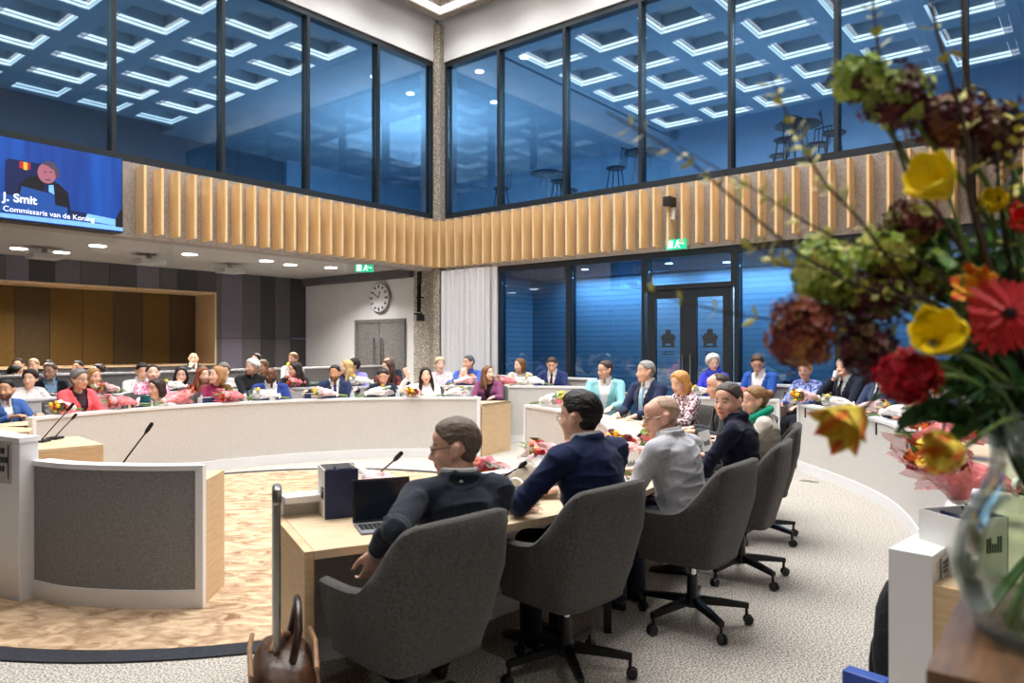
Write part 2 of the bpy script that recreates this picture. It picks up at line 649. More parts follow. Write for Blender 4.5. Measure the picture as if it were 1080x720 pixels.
# red acoustic screens and pendant lamps far behind the left glazing
for i, (a, b) in enumerate([(-8.6, 10.2), (-6.6, 10.4), (-3.6, 10.4), (-0.2, 9.6)]):
    MB().rbox(a, a + 0.9, b, b + 0.08, UZ + 0.5, UZ + 1.6).build('acoustic_screen', 'acoustic_red', label='dim red desk screen on the upper floor behind the screen wall glazing', cat='screen', group='red desk screens upstairs')
for i, (a, b) in enumerate([(-9.4, 8.6), (-6.4, 8.8), (-4.2, 9.0), (-2.3, 9.0)]):
    MB().rbox(a, a + 1.6, b, b + 0.06, UZ + 1.75, UZ + 1.8).build('pendant_lamp', 'lamp_strip', label='thin linear pendant lamp on the upper floor behind the screen wall glazing', cat='lamp', group='pendant lamps upstairs')
for a, b in [(0.9, 0.8), (2.2, 0.9), (0.9, 3), (2.2, 3.2), (0.8, -0.1), (2.2, -0.4), (-0.25, 0.55), (-1.8, 0.35), (-3.4, 0.4), (0.38, -3.9), (0.4, -5.6), (0.4, -2.2), (4, 2), (4.2, 4.5)]:
    o = MB().lathe([(0.11, -0.02), (0.11, 0.0)], 16).build('downlight', 'spot_disc', loc=W(a, b, COFFER_Z), label='small round downlight in the plain upper ceiling strip near the glazing', cat='downlight', group='downlights upstairs')

# ------------------------------------------------------------------ glazing bays
NWIN = [0]


def bay(wall, s0, s1, z0, z1, gname, fw=0.055, bottom=0.11, top=0.10):
    """one glazed bay: frame and pane; s measured from the corner along the wall"""
    NWIN[0] += 1
    e = empty('window_%d' % NWIN[0], (0, 0, 0))
    e['kind'] = S

    def bx(mb, u0, u1, d0, d1, zz0, zz1):
        if wall == 'L':
            mb.rbox(-u1, -u0, d0, d1, zz0, zz1)
        else:
            mb.rbox(d0, d1, -u1, -u0, zz0, zz1)
        return mb
    mb = MB()
    bx(mb, s0, s0 + fw / 2, 0.03, 0.2, z0, z1)
    bx(mb, s1 - fw / 2, s1, 0.03, 0.2, z0, z1)
    bx(mb, s0 + fw / 2, s1 - fw / 2, 0.03, 0.2, z0, z0 + bottom)
    bx(mb, s0 + fw / 2, s1 - fw / 2, 0.03, 0.2, z1 - top, z1)
    mb.build('frame', 'dark_frame', e)
    bx(MB(), s0 + fw / 2, s1 - fw / 2, 0.1, 0.112, z0 + bottom, z1 - top).build('pane', gname, e)
    return e


LM = [0.14, 1.5, 3.0, 4.5, 6.05, 7.6, 9.1, 10.6]
for u, v in zip(LM, LM[1:]):
    bay('L', u, v, 4.06, 7.14, 'upper_glass')
RM = [0.14, 1.5, 2.98, 4.45, 5.93, 7.4, 8.87, 10.35, 11.8]
for u, v in zip(RM, RM[1:]):
    bay('R', u, v, 4.06, 7.14, 'upper_glass')

# lower glazing under the right fascia
bay('R', 1.5, 3.07, 0.0, 3.05, 'lower_glass', fw=0.1)
bay('R', 3.07, 4.53, 0.0, 3.05, 'lower_glass', fw=0.1)
bay('R', 4.53, 6.0, 2.46, 3.05, 'lower_glass', fw=0.1, bottom=0.07)
for u, v in [(6.0, 7.45), (7.45, 8.95), (8.95, 10.45), (10.45, 12.0)]:
    bay('R', u, v, 0.0, 3.05, 'lower_glass', fw=0.12)
MB().rbox(0, 0.25, -1.5, -0.13, 0, 3.05).build('wall_behind_curtain', 'white_wall', kind=S)

# glazed double entrance door, each leaf its own
for i, (u, v) in enumerate([(4.58, 5.265), (5.265, 5.95)]):
    e = empty('door_%d' % (i + 1))
    e['kind'] = S
    mb = MB()
    fw = 0.13
    mb.rbox(0.05, 0.12, -u - fw, -u, 0, 2.46).rbox(0.05, 0.12, -v, -v + fw, 0, 2.46)
    mb.rbox(0.05, 0.12, -v + fw, -u - fw, 0, 0.16).rbox(0.05, 0.12, -v + fw, -u - fw, 2.32, 2.46)
    mb.build('frame', 'dark_frame', e)
    MB().rbox(0.08, 0.09, -v + fw, -u - fw, 0.16, 2.32).build('pane', 'door_glass', e)
    # etched crest with two lines of lettering below it
    mb = MB()
    cu = (u + v) / 2
    zc = 1.66
    for dy, dz, wx, hz in [(0, 0.035, 0.05, 0.075), (-0.075, 0.0, 0.026, 0.07), (0.075, 0.0, 0.026, 0.07), (0, 0.13, 0.045, 0.022), (-0.03, 0.155, 0.012, 0.02), (0.03, 0.155, 0.012, 0.02), (0, 0.16, 0.012, 0.024),
                           (-0.075, 0.09, 0.018, 0.02), (0.075, 0.09, 0.018, 0.02), (0, -0.085, 0.11, 0.012), (-0.11, 0.05, 0.01, 0.03), (0.11, 0.05, 0.01, 0.03)]:
        mb.rbox(0.074, 0.079, -cu + dy - wx, -cu + dy + wx, zc + dz - hz, zc + dz + hz)
    rr = random.Random(3)
    for row, (zz, n) in enumerate([(zc - 0.17, 8), (zc - 0.215, 11)]):
        for k in range(n):
            y0 = -cu + (n / 2 - k) * 0.021
            mb.rbox(0.074, 0.079, y0 - 0.014, y0, zz - 0.011, zz + rr.choice([0.004, 0.011]))
    mb.build('crest', 'ink', e, label='dark crest with lettering on the glass')
    s = -1 if i == 0 else 1
    hb = -5.265 - s * 0.065
    MB().tube([W(0.0, hb, 0.95), W(0.0, hb, 1.45)], 0.014).tube([W(0.0, hb, 1.0), W(0.05, hb, 1.0)], 0.01).tube([W(0.0, hb, 1.4), W(0.05, hb, 1.4)], 0.01).build('door_handle', 'chrome', e, smooth=40)
# corridor behind the lower glazing
MB().rbox(3.4, 3.6, -15, 0.3, 0, 3.3).build('wall_corridor', 'corridor_wall', kind=S)
MB().rbox(0.3, 3.6, -15, 0.3, 3.12, 3.3).build('ceiling_corridor', 'upper_wall_dark', kind=S)
MB().rbox(0.3, 3.6, 0.3, 0.5, 0, 3.3).build('wall_corridor_end', 'corridor_wall', kind=S)
for b in (-2.2, -5.2, -8.2):
    area('corridor_lamp', W(3.0, b, 3.08), 0.3, 2.8, 110, (0.54, 0.78, 1.0), (0, 0, ROOM_ROT))
for a, b in [(0.9, -2.0), (2.0, -2.1), (0.9, -3.3), (2.1, -3.9), (1.2, -5.2), (1.5, -6.6), (2.4, -6.4), (1.4, -8.0), (2.6, -4.8)]:
    MB().lathe([(0.075, -0.015), (0.075, 0.0)], 16).build('downlight', 'spot_disc', loc=W(a, b, 3.12), label='small round downlight in the corridor ceiling behind the lower windows', cat='downlight', group='corridor downlights')
MB().rbox(3.3, 3.4, -7.3, -6.7, 0, 2.3).build('door_5', 'white_wall', kind=S)

# ------------------------------------------------------------------ gallery under the screen wall
GB = 4.4
MB().rbox(-15, 0.3, 0.3, GB + 0.8, GZ, GZ + 0.15).build('ceiling_gallery', 'soffit', kind=S)
MB().rbox(0.0, 0.25, 0.72, GB, 0, GZ).build('wall_gallery_end', 'white_wall', kind=S)
MB().rbox(-0.12, 0.0, 0.72, GB, GZ - 0.17, GZ).build('trim_3', 'felt_4', kind=S)
# felt strips of differing greys, with the ochre recess let in
REC_R, REC_L, REC_Z0, REC_Z1 = -2.24, -9.6, 1.18, 2.68
a = 0.0
i = 0
seq = [3, 4, 3, 4, 2, 4, 1, 3, 4, 2, 1, 4, 0, 3, 2, 4, 1, 0, 3]
wd = [0.42, 0.4, 0.36, 0.44, 0.5, 0.5]
while a > -13:
    w = wd[i % 6]
    fm = 'felt_%d' % seq[i % len(seq)]
    mb = MB()
    if a > REC_R + 0.01:
        w = min(w, a - REC_R) if a - w < REC_R else w
        mb.rbox(a - w + 0.004, a - 0.004, GB, GB + 0.1, 0, 1.75).rbox(a - w + 0.004, a - 0.004, GB, GB + 0.1, 1.765, GZ)
    else:
        mb.rbox(a - w + 0.004, a - 0.004, GB, GB + 0.1, REC_Z1 + 0.02, GZ)
        mb.rbox(a - w + 0.004, a - 0.004, GB, GB + 0.1, 0, REC_Z0)
    mb.build('wall_felt', fm, kind=S)
    a -= w
    i += 1
MB().rbox(-15, 0.2, GB + 0.85, GB + 0.95, 0, GZ).build('wall_gallery', 'felt_3', kind=S)
mb = MB()
mb.rbox(REC_L, REC_R, GB - 0.03, GB + 0.8, REC_Z1, REC_Z1 + 0.035)
mb.rbox(REC_R - 0.035, REC_R, GB - 0.03, GB + 0.8, REC_Z0, REC_Z1)
mb.rbox(REC_L, REC_R, GB - 0.03, GB + 0.8, REC_Z0 - 0.035, REC_Z0)
mb.build('trim_4', 'oak', kind=S)
a = REC_R - 0.035
i = 0
while a > REC_L:
    MB().rbox(a - 0.56, a - 0.005, GB + 0.78, GB + 0.84, REC_Z0, REC_Z1).build('wall_recess', ['ochre_brown', 'ochre', 'ochre_brown', 'ochre', 'ochre', 'ochre_brown', 'ochre'][i % 7], kind=S)
    a -= 0.565
    i += 1
for px, py in [(103, 259), (65, 266), (200, 268), (281, 275), (306, 279), (349, 282), (20, 262)]:
    p = at(px, py, ZS(GZ))
    MB().lathe([(0.13, -0.012), (0.13, 0.0)], 18).build('downlight', 'spot_disc', loc=p, label='round bright downlight in the gallery soffit under the screen wall', cat='downlight', group='gallery downlights')
    area('downlight_lamp', p + Vector((0, 0, -0.03)), 0.12, 0.12, 58, (1, 0.95, 0.9), spread=130)
for px, py in [(47, 264), (157, 271), (243, 281)]:
    p = at(px, py - 3, ZS(GZ))
    e = empty('ceiling_device', p, ROOM_ROT, 'flat grey box unit hanging on a short stem from the gallery soffit', 'ceiling device', 'grey ceiling units')
    MB().box(-0.24, 0.24, -0.2, 0.2, -0.2, -0.1).build('body', 'device_grey', e, bevel=0.02)
    MB().lathe([(0.06, -0.1), (0.04, -0.03), (0.06, 0.0)], 12).build('stem', 'device_grey', e, smooth=40)
for x, y, pw in [(1.25, 0.7, 14), (-1.2, 0.9, 10), (0.1, -0.6, 10)]:  # unseen downlights, added to brighten the flowers and the near side
    p = Vector((x, y, ZS(GZ)))
    MB().lathe([(0.13, -0.012), (0.13, 0.0)], 18).build('downlight', 'spot_disc', loc=p, label='round unseen downlight added in the low ceiling above the vase side', cat='downlight', group='added downlights above the near side')
    area('downlight_lamp', p + Vector((0, 0, -0.03)), 0.2, 0.2, pw, (1, 0.95, 0.88), spread=120)
# double door of the end wall
for i, (u, v) in enumerate([(1.02, 1.75), (1.75, 2.48)]):
    e = empty('door_%d' % (i + 3))
    e['kind'] = S
    MB().rbox(-0.03, 0.0, u + 0.006, v - 0.006, 0, 2.08).build('door_leaf', 'door_grey', e)
    hb = 1.75 + (-0.12 if i == 0 else 0.12)
    MB().tube([W(-0.08, hb, 0.9), W(-0.08, hb, 1.75)], 0.017).tube([W(-0.08, hb, 0.95), W(-0.02, hb, 0.95)], 0.012).tube([W(-0.08, hb, 1.7), W(-0.02, hb, 1.7)], 0.012).build('door_handle', 'chrome', e, smooth=40)
mb = MB()
mb.rbox(-0.05, 0.0, 0.95, 1.02, 0, 2.15).rbox(-0.05, 0.0, 2.48, 2.55, 0, 2.15).rbox(-0.05, 0.0, 1.02, 2.48, 2.08, 2.15)
mb.build('trim_5', 'door_grey', kind=S)

# half-height parapets round the seating
MB().rbox(-13, -0.05, 1.4, 1.5, 0, 1.12).build('parapet_gallery', 'dark_panel_fabric', kind=S)
MB().rbox(-13, -0.05, 1.36, 1.54, 1.12, 1.15).build('trim_6', 'white_lacquer', kind=S)
MB().rbox(-0.55, -0.47, -4.3, -0.6, 0, 1.0).build('parapet_right', 'panel_fabric', kind=S)
MB().rbox(-0.58, -0.44, -4.3, -0.6, 1.0, 1.03).build('trim_7', 'white_lacquer', kind=S)
MB().rbox(-0.55, -0.47, -11, -6.1, 0, 1.0).build('parapet_far_right', 'panel_fabric', kind=S)
MB().rbox(-0.58, -0.44, -11, -6.1, 1.0, 1.03).build('trim_8', 'white_lacquer', kind=S)

# ------------------------------------------------------------------ oak fins
FIN = 0.232
FD = 0.24


def fins(wall, s_list, label, name, z0=3.1, z1=4.0):
    e = empty(name, W(-s_list[0], 0, z0) if wall == 'L' else W(0, -s_list[0], z0), 0, label, 'slatted screen')
    me = MB().box(-0.017 * K, 0.017 * K, -FD * K, 0, 0, (z1 - z0) * K).mesh('slat', 'oak_fin')
    for s in s_list:
        o = bpy.data.objects.new('slat', me)
        COL.objects.link(o)
        w = W(-s, 0, z0) if wall == 'L' else W(0, -s, z0)
        o.rotation_euler = (0, 0, ROOM_ROT if wall == 'L' else ROOM_ROT - math.pi / 2)
        o.parent = e
        o.location = w - e.location
    return e


fins('L', [0.2 + FIN * k for k in range(25)], 'row of upright oak fins along the concrete fascia beside the screen', 'slat_screen')
fins('R', [0.2 + FIN * k for k in range(41)], 'row of upright oak fins along the concrete fascia above the entrance doors', 'slat_screen')

# ------------------------------------------------------------------ white pleated curtain
mb = MB()
rings = []
n = 120
for j in range(n + 1):
    s = 0.16 + 1.22 * j / n
    d = -0.1 + 0.035 * math.sin(j * 0.9) + 0.012 * math.sin(j * 2.3)
    rings.append([W(d, -s, 0.02), W(d + 0.012, -s, 0.02), W(d + 0.012, -s, 3.04), W(d, -s, 3.04)])
mb.rings(rings).build('curtain', 'curtain', smooth=60, label='white pleated curtain hanging beside the corner column', cat='curtain')

def kempty(*a):
    e = empty(*a)
    e.scale = (K, K, K)
    return e


# ------------------------------------------------------------------ clock, exit signs, bracket, camera
e = kempty('wall_clock', W(-0.02, 1.72, 2.6), ROOM_ROT - math.pi / 2, 'round white wall clock with black hour marks above the grey doors', 'clock')
mb = MB().lathe([(0.31, 0), (0.325, 0.015), (0.325, 0.04), (0.30, 0.045)], 40)
RX = Matrix.Rotation(math.pi / 2, 4, 'X')


def xf(mb, M):
    mb.v = [tuple(M @ Vector(p)) for p in mb.v]
    return mb


xf(mb, RX).build('case', 'steel', e, smooth=35)
xf(MB().lathe([(0.3, 0.046), (0.3, 0.05)], 40), RX).build('dial', 'white_lacquer', e)
mb = MB()
for k in range(12):
    t = k * math.pi / 6
    c, s = math.cos(t), math.sin(t)
    L = 0.035 if k % 3 == 0 else 0.026
    mb.obox((0.24 * s, -0.053, 0.24 * c), (L * s, 0, L * c), (0.02 * c, 0, -0.02 * s), (0, 0.003, 0))
mb.build('hour_marks', 'ink', e)
for t, L, wd_, nm in [(math.radians(-57), 0.2, 0.011, 'minute_hand'), (math.radians(18), 0.15, 0.013, 'hour_hand')]:
    s, c = math.sin(t), math.cos(t)
    MB().obox((L / 2 * s, -0.058, L / 2 * c), (L / 2 * s, 0, L / 2 * c), (wd_ * c, 0, -wd_ * s), (0, 0.002, 0)).build(nm, 'ink', e)


def exit_sign(p, yaw, label):
    e = kempty('exit_sign', p, yaw, label, 'exit sign')
    MB().box(-0.16, 0.16, -0.02, 0.02, -0.17, -0.02).build('panel', 'exit_green', e)
    mb = MB()
    y = -0.026
    mb.box(-0.13, -0.05, y, y + 0.005, -0.15, -0.04)                      # door
    mb.box(0.02, 0.045, y, y + 0.005, -0.062, -0.04)                       # head
    mb.obox((0.02, y + 0.002, -0.09), (0.012, 0, 0), (0, 0.002, 0), (0.008, 0, 0.026))
    mb.obox((0.045, y + 0.002, -0.125), (0.01, 0, 0), (0, 0.002, 0), (-0.018, 0, 0.022))
    mb.obox((0.0, y + 0.002, -0.128), (0.01, 0, 0), (0, 0.002, 0), (0.016, 0, 0.02))
    mb.obox((0.06, y + 0.002, -0.085), (0.026, 0, 0), (0, 0.002, 0), (0.0, 0, 0.007))
    mb.box(0.1, 0.13, y, y + 0.005, -0.105, -0.085)
    mb.build('pictogram', 'exit_white', e)
    MB().box(-0.012, 0.012, -0.012, 0.012, -0.02, 0.06).build('hanger', 'steel', e)


exit_sign(W(-0.2, -5.2, 3.2), ROOM_ROT - math.pi / 2, 'green lit exit sign above the glazed entrance doors')
exit_sign(W(-1.7, 0.2, 3.09), 0.1, 'green lit exit sign under the fascia near the clock')
e = kempty('security_camera', W(-0.13, -5.1, 3.5), ROOM_ROT - math.pi / 2, 'small black security camera on a white bracket among the fins over the entrance', 'camera')
MB().box(-0.06, 0.06, -0.2, 0.02, 0.18, 0.32).build('body', 'black_plastic', e, bevel=0.01)
MB().lathe([(0.02, -0.02), (0.04, 0.0), (0.045, 0.16), (0.03, 0.19)], 12).build('bracket', 'white_lacquer', e, smooth=40)
e = kempty('speaker_bracket', W(-0.2, 0.33, 2.1), ROOM_ROT - math.pi / 2, 'black vertical wall bracket mounted on the pebble pier by the column', 'bracket')
MB().box(-0.03, 0.03, -0.05, 0.0, 0.15, 0.95).build('rail', 'black_metal', e)
MB().box(-0.02, 0.16, -0.08, -0.05, 0.42, 0.45).box(-0.09, 0.12, -0.08, -0.05, 0.1, 0.13).box(0.02, 0.09, -0.07, -0.04, 0.7, 0.95).build('arm', 'black_metal', e)
MB().box(0.05, 0.15, -0.14, -0.02, -0.03, 0.1).build('clamp', 'black_plastic', e)

# ------------------------------------------------------------------ wall screen with its picture
TV_S0, TV_S1, TVZ0, TVZ1 = 6.08, 7.80, 3.05, 4.02
TVD = -0.3
mat('screen_blue', rgb(4, 30, 90), 0.4, emit=rgb(14, 84, 196), estr=0.4, color2=rgb(14, 70, 150), scale=1.5, stretch=(4, 4, 0.4))
mat('screen_deep', rgb(10, 24, 70), 0.4, emit=rgb(10, 30, 86), estr=0.4)
mat('screen_suit', rgb(12, 12, 22), 0.4, emit=rgb(14, 14, 30), estr=0.4)
mat('screen_skin', rgb(150, 90, 110), 0.4, emit=rgb(168, 104, 124), estr=0.4)
mat('screen_hair', rgb(70, 60, 80), 0.4, emit=rgb(72, 62, 84), estr=0.4)
mat('screen_light', rgb(120, 180, 240), 0.4, emit=rgb(120, 186, 245), estr=0.4)
mat('screen_text', rgb(235, 240, 250), 0.4, emit=rgb(240, 244, 252), estr=0.95)
mat('screen_band', rgb(20, 66, 140), 0.4, emit=rgb(30, 84, 168), estr=0.4)
mat('screen_red', rgb(170, 30, 50), 0.4, emit=rgb(170, 30, 50), estr=0.4)
mat('screen_gold', rgb(200, 170, 60), 0.4, emit=rgb(200, 170, 60), estr=0.4)
tv = kempty('wall_screen', W(-TV_S1, TVD, TVZ0), ROOM_ROT, 'large wall screen showing a seated speaker on blue with name caption', 'screen')
TW, TH = TV_S1 - TV_S0, TVZ1 - TVZ0
MB().box(0, TW, 0.005, 0.26, 0, TH).build('housing', 'black_plastic', tv)
MB().box(0.012, TW - 0.012, 0, 0.004, 0.012, TH - 0.012).build('display', 'screen_blue', tv)


def tvpoly(name, m, pts, y):
    mb = MB()
    n = len(pts)
    mb.add([(x * TW, -y, z * TH) for x, z in pts], [tuple(range(n))])
    return mb.build(name, m, tv)


def circ(cx, cz, rx, rz, n=20, a0=0, a1=360):
    return [(cx + rx * math.cos(math.radians(a0 + (a1 - a0) * k / n)), cz + rz * math.sin(math.radians(a0 + (a1 - a0) * k / n))) for k in range(n)]


O = 0.212


def px_tv(l):
    return [(O + (1 - O) * x / 133.0, 1 - z / 84.0) for x, z in l]


# picture coordinates: 133 x 84 units from the visible left edge
tvpoly('picture_chair', 'screen_deep', px_tv([(4, 66), (5, 25), (8, 22), (44, 22), (50, 30), (52, 66)]), 0.001)
tvpoly('picture_desk', 'screen_light', px_tv([(-30, 82), (-30, 78), (60, 77), (133, 77), (133, 82)]), 0.0012)
tvpoly('picture_desk', 'screen_light', px_tv([(72, 66), (128, 70), (128, 77), (72, 74)]), 0.0011)
tvpoly('picture_suit', 'screen_suit', px_tv([(14, 70), (18, 48), (27, 38), (40, 34), (60, 40), (70, 48), (73, 70)]), 0.002)
tvpoly('picture_face', 'screen_skin', [(x, z) for x, z in circ(O + (1 - O) * 47 / 133, 1 - 31 / 84, 0.058, 0.125)], 0.003)
tvpoly('picture_hair', 'screen_hair', px_tv([(42, 22), (46, 18), (54, 18), (60, 25), (61, 33), (57, 36), (55, 27), (48, 23)]), 0.004)
for pts in ([(43.5, 29.5), (47, 29), (47, 30.2), (43.5, 30.6)], [(49.5, 28.6), (53, 28.2), (53, 29.4), (49.5, 29.8)], [(45, 37.2), (51, 36.6), (51, 37.8), (45, 38.3)]):
    tvpoly('picture_feature', 'screen_hair', px_tv(pts), 0.0045)
tvpoly('picture_shirt', 'screen_light', px_tv([(48, 43), (54, 42), (55, 52), (49, 50)]), 0.0035)
tvpoly('picture_tie', 'screen_deep', px_tv([(45, 42), (49, 42), (49, 54), (44, 52)]), 0.004)
tvpoly('picture_laptop', 'screen_band', px_tv([(18, 62), (21, 48), (55, 52), (56, 66)]), 0.005)
tvpoly('picture_badge', 'screen_red', px_tv([(19, 30), (19, 23), (30, 23), (30, 30)]), 0.0025)
tvpoly('picture_badge', 'screen_gold', px_tv([(23, 31), (23, 23), (27, 23), (27, 31)]), 0.003)
tvpoly('picture_band', 'screen_band', px_tv([(0, 76), (0, 58), (69, 64), (69, 77)]), 0.006)
tvpoly('picture_laptop', 'screen_deep', px_tv([(70, 74), (71, 66), (91, 67), (89, 75)]), 0.0042)
tvpoly('picture_plant', 'screen_suit', px_tv([(124, 78), (124, 70), (130, 58), (133, 58), (133, 78)]), 0.0042)


def text(name, body, size, m, parent, loc, rot, extrude=0.0005, align='LEFT', bold=0.0):
    cu = bpy.data.curves.new(name, 'FONT')
    cu.body = body
    cu.size = size
    cu.extrude = extrude
    cu.offset = bold
    cu.align_x = align
    cu.materials.append(MATS[m])
    t = bpy.data.objects.new(name, cu)
    me = bpy.data.meshes.new_from_object(t)
    bpy.data.objects.remove(t)
    o = bpy.data.objects.new(name, me)
    COL.objects.link(o)
    o.parent = parent
    o.location = loc
    o.rotation_euler = rot
    return o


HP = math.pi / 2
tx = lambda x: (O + (1 - O) * x / 133.0) * TW
xw = tx(2.5)
for w_ in 'Commissaris van de Koning'.split():
    o = text('lettering', w_, 0.088, 'screen_text', tv, (xw, -0.009, (1 - 75.5 / 84) * TH), (HP, 0, 0))
    xw += max(v.co.x for v in o.data.vertices) + 0.026
xw = tx(2.5)
for w_ in ['J.', 'Smit']:
    o = text('lettering', w_, 0.135, 'screen_text', tv, (xw, -0.009, (1 - 65 / 84) * TH), (HP, 0, 0), bold=0.003)
    xw += max(v.co.x for v in o.data.vertices) + 0.045
# ------------------------------------------------------------------ desks
RC = Vector((-1.0, 6.41))          # centre of the ring of desks opposite us


def ring_line(R, a0, a1, n=40):
    return [Vector((RC.x + R * math.cos(math.radians(a0 + (a1 - a0) * k / n)), RC.y + R * math.sin(math.radians(a0 + (a1 - a0) * k / n)))) for k in range(n + 1)]


def desk(name, label, line, side=1, top=0.85, depth=0.7, thick=0.03, ledge=0.14, panel='panel_fabric', z0=0.0, ends=(True, True), plinth=True, end_mat='oak', posts=(True, True)):
    """line: 2D front line of the desk; people sit on its left-hand side (side=1) or right-hand side (-1)"""
    o2 = line[len(line) // 2]
    root = empty(name, (o2.x, o2.y, 0), 0, label, 'desk')
    ln = [Vector((p.x - o2.x, p.y - o2.y)) for p in line]
    s = side
    pz = z0 + (0.12 if plinth else 0.0)
    wz = top - 0.10
    trim = 0.05
    strip(MB(), ln, 0, s * thick, pz, top - 0.03).build('front_panel', panel, root, smooth=30)
    if plinth:
        strip(MB(), ln, -s * 0.012, s * thick, 0, pz).build('plinth', 'white_lacquer', root, smooth=30)
    strip(MB(), ln, -s * 0.012, s * max(ledge, thick), top - 0.03, top).build('ledge', 'white_lacquer', root, smooth=30)
    strip(MB(), ln, s * (thick + 0.002), s * depth, wz - 0.035, wz).build('desktop', 'oak_top', root, smooth=30)
    for k, on in enumerate(ends):
        if not on:
            continue
        i = 0 if k == 0 else len(ln) - 1
        j = 1 if k == 0 else len(ln) - 2
        t = (ln[j] - ln[i]).normalized()
        if posts[k]:
            seg = [ln[i] - t * 0.045, ln[i] - t * 0.001]
            if k == 1:
                seg = [seg[1], seg[0]]
            strip(MB(), seg, -s * 0.012, s * max(thick, 0.05), 0, top).build('end_post', 'white_lacquer', root)
        seg = [ln[i] - t * 0.04, ln[i] - t * 0.002]
        if k == 1:
            seg = [seg[1], seg[0]]
        strip(MB(), seg, s * max(thick, 0.052), s * depth, 0, wz).build('end_panel', end_mat, root)
    # legs of the worktop out of sight from the hall: a slim steel frame every metre and a half
    mb = MB()
    L = 0
    for i in range(1, len(ln) - 1):
        L += (ln[i] - ln[i - 1]).length
        if L > 1.4:
            L = 0
            t = (ln[i + 1] - ln[i - 1]).normalized()
            nrm = Vector((-t.y, t.x)) * s
            p = ln[i] + nrm * (depth - 0.09)
            mb.box(p.x - 0.02, p.x + 0.02, p.y - 0.02, p.y + 0.02, 0, wz - 0.035)
    if mb.v:
        mb.build('leg_frame', 'black_metal', root)
    return root


D1 = ring_line(4.03, 164.5, 82.3)
d1 = desk('curved_desk', 'long pale curved front-row desk facing the gold rug beneath the screen side', D1, 1, ends=(True, False))
e0, o1 = D1[-1], d1.location.xy
pa, pb = e0 - o1 + Vector((0.005, 0.0)), Vector((-0.02, 11.12)) - o1
strip(MB(), [pa - Vector((0.045, -0.006)), pa], -0.012, 0.05, 0, 0.85).build('end_post', 'white_lacquer', d1)
dr = (pb - pa).normalized()
strip(MB(), [pa + dr * 0.056, pb], 0, 0.04, 0, 0.75).build('end_panel', 'oak', d1)
w0, w1 = offset(D1, 0.036)[-1] - o1, offset(D1, 0.7)[-1] - o1
MB().prism([tuple(w0), tuple(pa + dr * 0.06), tuple(pb), tuple(w1)], 0.715, 0.75).build('desktop_end', 'oak_top', d1)
D2 = ring_line(5.62, 160, 84.5)
desk('curved_desk', 'pale curved second-row desk behind the front row on the screen side', D2, 1, top=0.93)
D2B = spline([(-0.09, 11.95), (0.42, 11.92), (1.0, 11.75), (1.6, 11.4)], 6)
desk('curved_desk', 'short pale back-row desk with the bent-headed man in navy, before the lower windows', D2B, 1, top=0.93, depth=0.55)
OUT = spline([(-0.80, 2.96), (-0.07, 3.36), (0.68, 4.08), (1.2, 5.0), (1.5, 5.9), (1.6, 6.8), (1.49, 7.9), (1.08, 8.95), (0.8, 9.45)], 8)
D3 = offset(OUT, 0.72)
desk('curved_desk', 'oak-topped curved near desk with the laptop and the five people seen from behind', D3, -1, depth=0.72, ledge=0.1)
D4 = spline([(1.40, 2.66), (1.90, 3.2), (2.75, 4.65), (3.50, 6.54), (3.70, 7.8), (3.66, 9.3)], 8)
desk('curved_desk', 'curved white desk strewn with bouquets, beside the vase of flowers', D4, -1, top=0.85, depth=0.62, thick=0.13, ledge=0.13, panel='panel_fabric', posts=(True, True))
D5 = spline([(3.52, 9.72), (3.0, 10.05), (2.4, 10.3), (1.9, 10.42)], 6)
desk('curved_desk', 'short pale desk before the glazed doors, under the white-haired woman in blue', D5, -1, top=0.87, depth=0.45)
D0 = spline([(-2.99, 4.57), (-2.72, 4.45), (-2.42, 4.39), (-2.12, 4.37), (-1.90, 4.385)], 6)
desk('curved_desk', 'low curved desk with dark grey fabric front and white edging, standing on the gold rug', D0, 1, top=0.865, depth=0.42, thick=0.05, ledge=0.1, panel='dark_panel_fabric')
# black cable outlets on the face of the bouquet desk
for px, py in [(852, 432), (924, 446), (957, 458)]:
    k = min(D4, key=lambda p: abs((p.x / p.y * F_PX + 540) - px))
    t = (D4[min(D4.index(k) + 1, len(D4) - 1)] - k)
    yaw = math.atan2(t.y, t.x)
    nrm = Vector((-math.sin(yaw), math.cos(yaw)))
    MB().box(-0.008, 0.008, 0.0, 0.012, 0.0, 0.12).build('desk_hook', 'black_metal', loc=(k.x + nrm.x * 0.001, k.y + nrm.y * 0.001, 0.69), rot=(0, 0, yaw), label='slim black hook plate on the white face of the bouquet-strewn desk', cat='hook', group='black hook plates on the white desk')

# rectangular presiding desks at the far left
q, u, v = Vector((-3.47, 6.2)), Vector((-0.71, -0.70)).normalized(), Vector((-0.71, 0.70)).normalized()
yaw = math.atan2(u.y, u.x)
e = empty('oak_desk', (q.x, q.y, 0), yaw, 'blond oak desk carrying two gooseneck microphones behind the white lectern', 'desk')
MB().box(0, 1.7, -0.78, 0.0, 0.72, 0.75).build('desktop', 'oak_top', e, bevel=0.003)
MB().box(0.0, 0.035, -0.78, 0, 0, 0.719).build('end_panel', 'oak', e)
MB().box(1.665, 1.7, -0.78, 0, 0, 0.719).build('end_panel', 'oak', e)
MB().box(0.036, 1.664, -0.035, 0, 0.0, 0.719).build('front_panel', 'oak', e)
e = empty('oak_desk', (-5.05, 7.5, 0), 0.5, 'small oak desk top in front of the bearded man in the blue jacket', 'desk')
MB().box(-0.9, 0.12, -0.5, 0.15, 0.72, 0.75).build('desktop', 'oak_top', e, bevel=0.003)
MB().box(0.085, 0.12, -0.5, 0.15, 0, 0.719).build('end_panel', 'oak', e)
MB().box(-0.9, 0.084, -0.5, -0.465, 0, 0.719).build('front_panel', 'oak', e)

